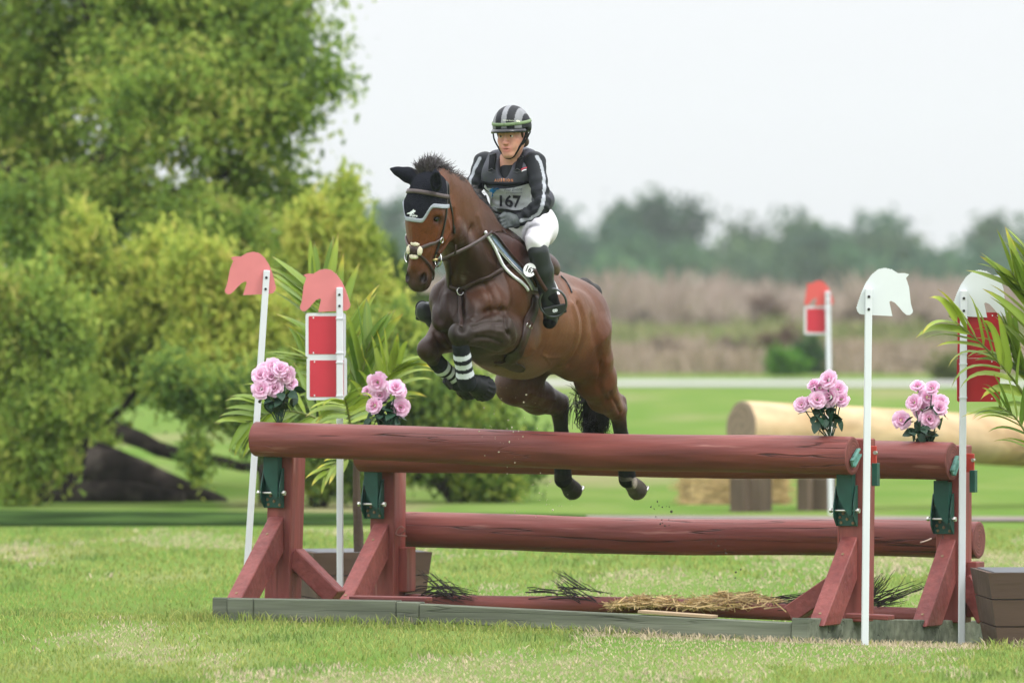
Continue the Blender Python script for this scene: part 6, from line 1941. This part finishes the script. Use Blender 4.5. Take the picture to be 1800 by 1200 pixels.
# ---------------------------------------------------------------- body protector
vestm = mat('vest_grey', (.048, .050, .066), rough=.62, bump=.35, bscale=45, var=.10, vscale=20)
T = Sculpt(.0055)
T.ell(CH + tu * -.022 + tf * .018, (.140, .150, .128), [tf, tl, tu], .04)
T.ell(BE + tf * .03, (.135, .142, .125), [tf, tl, tu], .05)
T.ell(P(938, 352, 40.56), (.10, .115, .085), [tf, tl, tu], .06)
T.cone(P(872, 280, 40.34), P(868, 300, 40.29), .042, .048, .05)
T.cone(P(928, 279, 40.29), P(922, 300, 40.24), .045, .048, .05)
T.cone(P(875, 280, 40.36), P(882, 277, 40.48), .045, .05, .03); T.cone(P(930, 279, 40.28), P(922, 275, 40.44), .048, .05, .03)
T.ell(NB + tf * .07 + tu * .012, (.080, .034, .085), [tf, tl, tu], .02, None, True)
V, Q = T.run(); V = relax(V, Q, 2, .4)
vest = obj('vest', V, Q, vestm, rider)
VB = bvh_of(V, Q)
def vs_(pix, w, th=.005, lift=.003, m=None, name='strap', n=24, parent=None):
    pts = []
    for x, y in pix:
        p, nn = hit(VB, x, y)
        if p is not None: pts.append(p)
    return obj(name, *strap(pts, w, th, VB, n, lift), m or webm, parent or vest)
vs_([(867, 273), (866, 285), (865, 300)], .040); vs_([(916, 270), (915, 283), (911, 300)], .040)
vs_([(884, 288), (887, 300), (889, 312)], .050, .004)
vs_([(847, 319), (868, 323), (890, 324), (912, 322), (936, 317)], .016, .005)
for x, y in ((866, 272), (915, 277), (865, 301), (910, 301)):
    p, nn = hit(VB, x, y)
    ex = np.cross(nn, tu); ex /= np.linalg.norm(ex); ey = np.cross(ex, nn)
    obj('buckle', *torus_geo(p + nn * .009, ex, ey, .024, .012, .0028, 4, 6), mat('buckle_grey', (.05, .053, .06), rough=.4) if 'BK' not in globals() else BK, vest)
    BK = bpy.data.objects[-1].active_material if False else bpy.data.materials['buckle_grey']
orange = mat('orange_print', (.62, .24, .09), rough=.5)
V2, F2 = text_mesh('A U B R I O N', 6.6, bold=.14)
obj('lettering', on_px(np.c_[886 + V2[:, 0] * .80, 317.2 - V2[:, 1]], VB, .010), F2, orange, vest, smooth=False)
redp = mat('red_print', (.5, .03, .06), rough=.5)
poly_print('mark', [(916, 297.5), (921, 295), (926, 294), (926, 295.8), (921, 297), (916.5, 299.5)], lambda v: on_px(v, VB, .006), redp, vest)
poly_print('mark', [(916.5, 300.5), (921, 298.2), (925.5, 297.5), (925, 299), (921, 300), (917, 302)], lambda v: on_px(v, VB, .006), white_print, vest)
# number bib
bibm = mat('bib_fabric', (.50, .515, .55), rough=.62, bump=.7, bscale=22, var=.08, vscale=30)
te = spline(np.array([(848, 328), (862, 330), (890, 331), (912, 327), (931, 321)], float), 26)
be = spline(np.array([(859, 350), (866, 364), (888, 366), (914, 369), (935, 356)], float), 26)
G = (te[:, None] + np.linspace(0, 1, 16)[None, :, None] * (be - te)[:, None])
G3 = np.zeros((26, 16, 3))
for i in range(26):
    for j in range(16):
        p, nn = hit(VB, *G[i, j])
        if p is None: p, nn, _, _ = VB.find_nearest(Vector(P(G[i, j][0], G[i, j][1], 40.25))); p = np.array(p); nn = np.array(nn)
        G3[i, j] = p + nn * .007
for _ in range(6):
    p_ = np.pad(G3, ((1, 1), (1, 1), (0, 0)), mode='reflect', reflect_type='odd')
    G3 += .5 * ((p_[2:, 1:-1] + p_[:-2, 1:-1] + p_[1:-1, 2:] + p_[1:-1, :-2]) / 4 - G3)
ii, jj = np.meshgrid(np.arange(26), np.arange(16), indexing='ij')
G3 += tf * (.010 + .0045 * np.sin(ii * .9 + jj * .35) * (jj / 15) + .0025 * np.sin(jj * 1.1 - ii * .5))[..., None]
BV = np.vstack([G3.reshape(-1, 3), G3.reshape(-1, 3) - tf * .003]); BF = []
for i in range(25):
    for j in range(15):
        q_ = [i * 16 + j, (i + 1) * 16 + j, (i + 1) * 16 + j + 1, i * 16 + j + 1]
        BF.append(q_); BF.append([x + 416 for x in q_[::-1]])
bib = obj('number_bib', BV, BF, bibm, rider)
BBB = BVHTree.FromPolygons([tuple(v) for v in BV.tolist()], BF)
bprint = mat('bib_print', (.025, .024, .036), rough=.6)
V2, F2 = text_mesh('167', 26, bold=.75)
obj('lettering', on_px(np.c_[894 + V2[:, 0] * 1.12, 356.0 - V2[:, 1] + (V2[:, 0] > -7) * 0 + V2[:, 0] * .02], BBB, .016), F2, bprint, bib, smooth=False)
greyp = mat('grey_print', (.10, .12, .17), rough=.6)
V2, F2 = text_mesh('The Event', 8.2, shear=.35)
obj('lettering', on_px(np.c_[901 + V2[:, 0] * 1.0, 334 - V2[:, 1] - V2[:, 0] * .05], BBB, .008), F2, greyp, bib, smooth=False)
V2, F2 = text_mesh('AT TERRANOVA', 4.2)
obj('lettering', on_px(np.c_[904 + V2[:, 0] * .95, 340.2 - V2[:, 1] - V2[:, 0] * .04], BBB, .008), F2, greyp, bib, smooth=False)
bluep = mat('blue_print', (.010, .16, .46), rough=.5)
lg = [(858.5, 337), (860.5, 333.5), (864, 333), (865, 329.8), (869, 331), (873, 330.2), (874.5, 332.2), (877.5, 333.5), (876.5, 335), (872.5, 334.8), (871, 337.5), (867, 339.5), (866.5, 346), (865, 346), (864, 340), (861, 338), (859.5, 339.5)]
poly_print('emblem', lg, lambda v: on_px(v, BBB, .014), bluep, bib)
webstrap('tie', [G3[2, 8], G3[1, 2], G3[0, 0] + tu * .02 - tl * .01], .006, .003, bib, tf)
webstrap('tie', [P(853, 344, 40.2), P(857, 356, 40.18), P(868, 371, 40.18), P(882, 376, 40.2)], .012, .004, bib, tf)

# ---------------------------------------------------------------- breeches and boots
brm = mat('white_breeches', (.68, .67, .70), rough=.75, bump=.3, bscale=30, var=.04)
T = Sculpt(.0055)
T.cone(PV + tu * .03 - tl * .012, PV - tl * .015, .09, .100, .03)
for a, b in ((Lhp, Lkn), (Rhp, Rkn)):
    T.cone(PV, a, .105, .102, .05); T.cone(a, b, .096, .056, .05)
    T.cone(b, b + np.array((0, 0, -.03)), .056, .05, .03)
T.cone(P(949, 388, 40.62), P(952, 408, 40.50), .052, .058, .04)
def wr2(X):
    return .0038 * np.sin(X @ np.array((60., 25, 45)) + 2 * vnoise(X, 14, 4)) * np.exp(-(np.linalg.norm(X - Lkn, axis=-1) / .16) ** 2)
V, Q = T.run(noise=wr2); V = relax(V, Q, 1, .4); obj('breeches', V, Q, brm, rider)
riding = mat('riding_boot', (.026, .030, .033), rough=.4, spec=.32, bump=.15, bscale=60)
suede = mat('boot_toe', (.006, .006, .007), rough=.8, spec=.1)
def ride_boot(kn, top_hi, an, heel, ball, toe, l):
    T = Sculpt(.0048)
    T.chain([kn, (kn + an) / 2, an], [.056, .055, .041], .02)
    T.cone(kn, top_hi, .040, .014, .02)
    T.cone(an, heel, .040, .034, .02); T.cone(heel, ball, .032, .037, .02); T.cone(an, ball, .038, .036, .03)
    T.cone(ball, toe, .038, .032, .02)
    V, Q = T.run(); V = relax(V, Q, 1, .4)
    return obj('riding_boot', V, Q, riding, rider)
lb = ride_boot(HL(946, 442, .30), HL(951, 424, .32), HL(962, 508, .325), HL(968, 562, .33), HL(970, 538, .335), HL(967, 524, .34), .33)
rb = ride_boot(HL(842, 480, -.25), HL(846, 462, -.25), HL(778, 528, -.27), HL(762, 566, -.29), HL(747, 550, -.32), HL(743, 541, -.325), -.33)
m = Sculpt(.0045); m.cone(HL(971, 535, .34), HL(968, 520, .345), .041, .037, .02); V, Q = m.run(); obj('toe_cap', V, Q, suede, lb)
m = Sculpt(.0045); m.cone(HL(747, 549, -.333), HL(742, 540, -.34), .040, .036, .02); V, Q = m.run(); obj('toe_cap', V, Q, suede, rb)
m = Sculpt(.0045); m.cone(HL(966, 566, .33), HL(972, 556, .333), .036, .034, .02); V, Q = m.run(); obj('heel', V, Q, suede, lb)
# gloves with separate fingers
glm = mat('glove_grey', (.060, .072, .074), rough=.55, bump=.3, bscale=160, var=.12, vscale=60)
def glove(wr_, kn, fwd, up, inw, name='glove'):
    T = Sculpt(.0032)
    T.cone(wr_, wr_ * .6 + kn * .4, .029, .033, .01)
    for i, (o, ln) in enumerate(((.028, .94), (.009, 1.05), (-.010, 1.0), (-.028, .82))):
        k0 = kn + up * o
        T.cone(wr_ * .6 + kn * .4 + up * o * .7, k0, .017, .0135, .010)
        p1 = k0 + (fwd * .030 - up * .004 + inw * .004) * ln
        p2 = p1 + (inw * .020 - fwd * .004 - up * .010) * ln
        p3 = p2 + (-fwd * .020 + inw * .006 - up * .004) * ln
        T.cone(k0, p1, .0128, .0112, .004); T.cone(p1, p2, .0112, .0102, .004); T.cone(p2, p3, .0102, .009, .004)
    t0 = wr_ * .55 + kn * .45 + up * .030 + inw * .012
    t1 = t0 + fwd * .030 + up * .012; t2 = t1 + fwd * .026 - up * .004
    T.cone(wr_ * .8 + kn * .2 + up * .012, t0, .018, .015, .01); T.cone(t0, t1, .0145, .0125, .006); T.cone(t1, t2, .0125, .0105, .006)
    V, Q = T.run(); V = relax(V, Q, 1, .3)
    return obj(name, V, Q, glm, rider)
gf = np.array((-.70, -.62, -.22)); gf /= np.linalg.norm(gf)
gu = np.array((-.25, -.1, .96)); gu -= gf * np.dot(gu, gf); gu /= np.linalg.norm(gu)
gi = np.cross(gf, gu); gi = gi if gi[0] < 0 or gi[1] > 0 else -gi
glove(P(909, 388, 40.13), P(889, 388, 40.08), gf, gu, gi)
glove(P(857, 375, 40.28), P(868, 384, 40.24), np.array((.3, -.9, -.25)), np.array((0., -.2, .97)), np.array((.9, .2, .1)))
m = MB().tube([P(838, 359, 40.2), P(845, 353, 40.19), P(849, 349.5, 40.19)], [.009, .010, .013], 10); wh = m.build('whip', webm, rider, smooth=True)

# ---------------------------------------------------------------- stirrups (hang from the saddle)
irm = mat('stirrup_alloy', (.10, .105, .115), rough=.3, metal=.8)
treadm = mat('stirrup_tread', (.018, .020, .021), rough=.45)
def stirrup(c, ex, ey, ez, rx, ry, px_l):
    o = obj('stirrup', *torus_geo(c, ex, ey, rx, ry, .0065, 36, 8), irm, saddle)
    tr = MB().box(c - ey * ry * .55, (ex, ey, ez), (rx * .86, .026, .006), 0, .006)
    tr.add(*torus_geo(c - ey * ry * .55, ex, ey, .001, .001, .0005, 4, 3))
    t = tr.build('tread', treadm, saddle)
    V2, F2 = text_mesh('8', .036, bold=.001)
    obj('emblem', c - ey * ry * .55 - ez * .0085 + V2[:, 1:2] * ex + V2[:, :1] * ey, F2, white_print, saddle, smooth=False)
sx = np.array((.95, -.12, .22)); sx /= np.linalg.norm(sx); sz = np.array((.12, .96, .25)); sz -= sx * np.dot(sx, sz); sz /= np.linalg.norm(sz)
sy = np.cross(sz, sx); sy = sy if sy[2] > 0 else -sy
stirrup(HL(972, 532, .37), sx, sy, sz, .070, .076, 0)
sx2 = np.array((.95, .15, -.22)); sx2 /= np.linalg.norm(sx2); sz2 = np.array((-.15, .96, .25)); sz2 -= sx2 * np.dot(sx2, sz2); sz2 /= np.linalg.norm(sz2)
sy2 = np.cross(sz2, sx2); sy2 = sy2 if sy2[2] > 0 else -sy2
stirrup(HL(748, 548, -.33), sx2, sy2, sz2, .050, .050, 0)
obj('stirrup_leather', *strap([HL(939, 474, .335), HL(946, 488, .345), HL(953, 500, .355), HL(960, 511, .365)], .022, .006, None, 14, nrm=np.array((.3, -.9, .1))), saddlem, saddle)
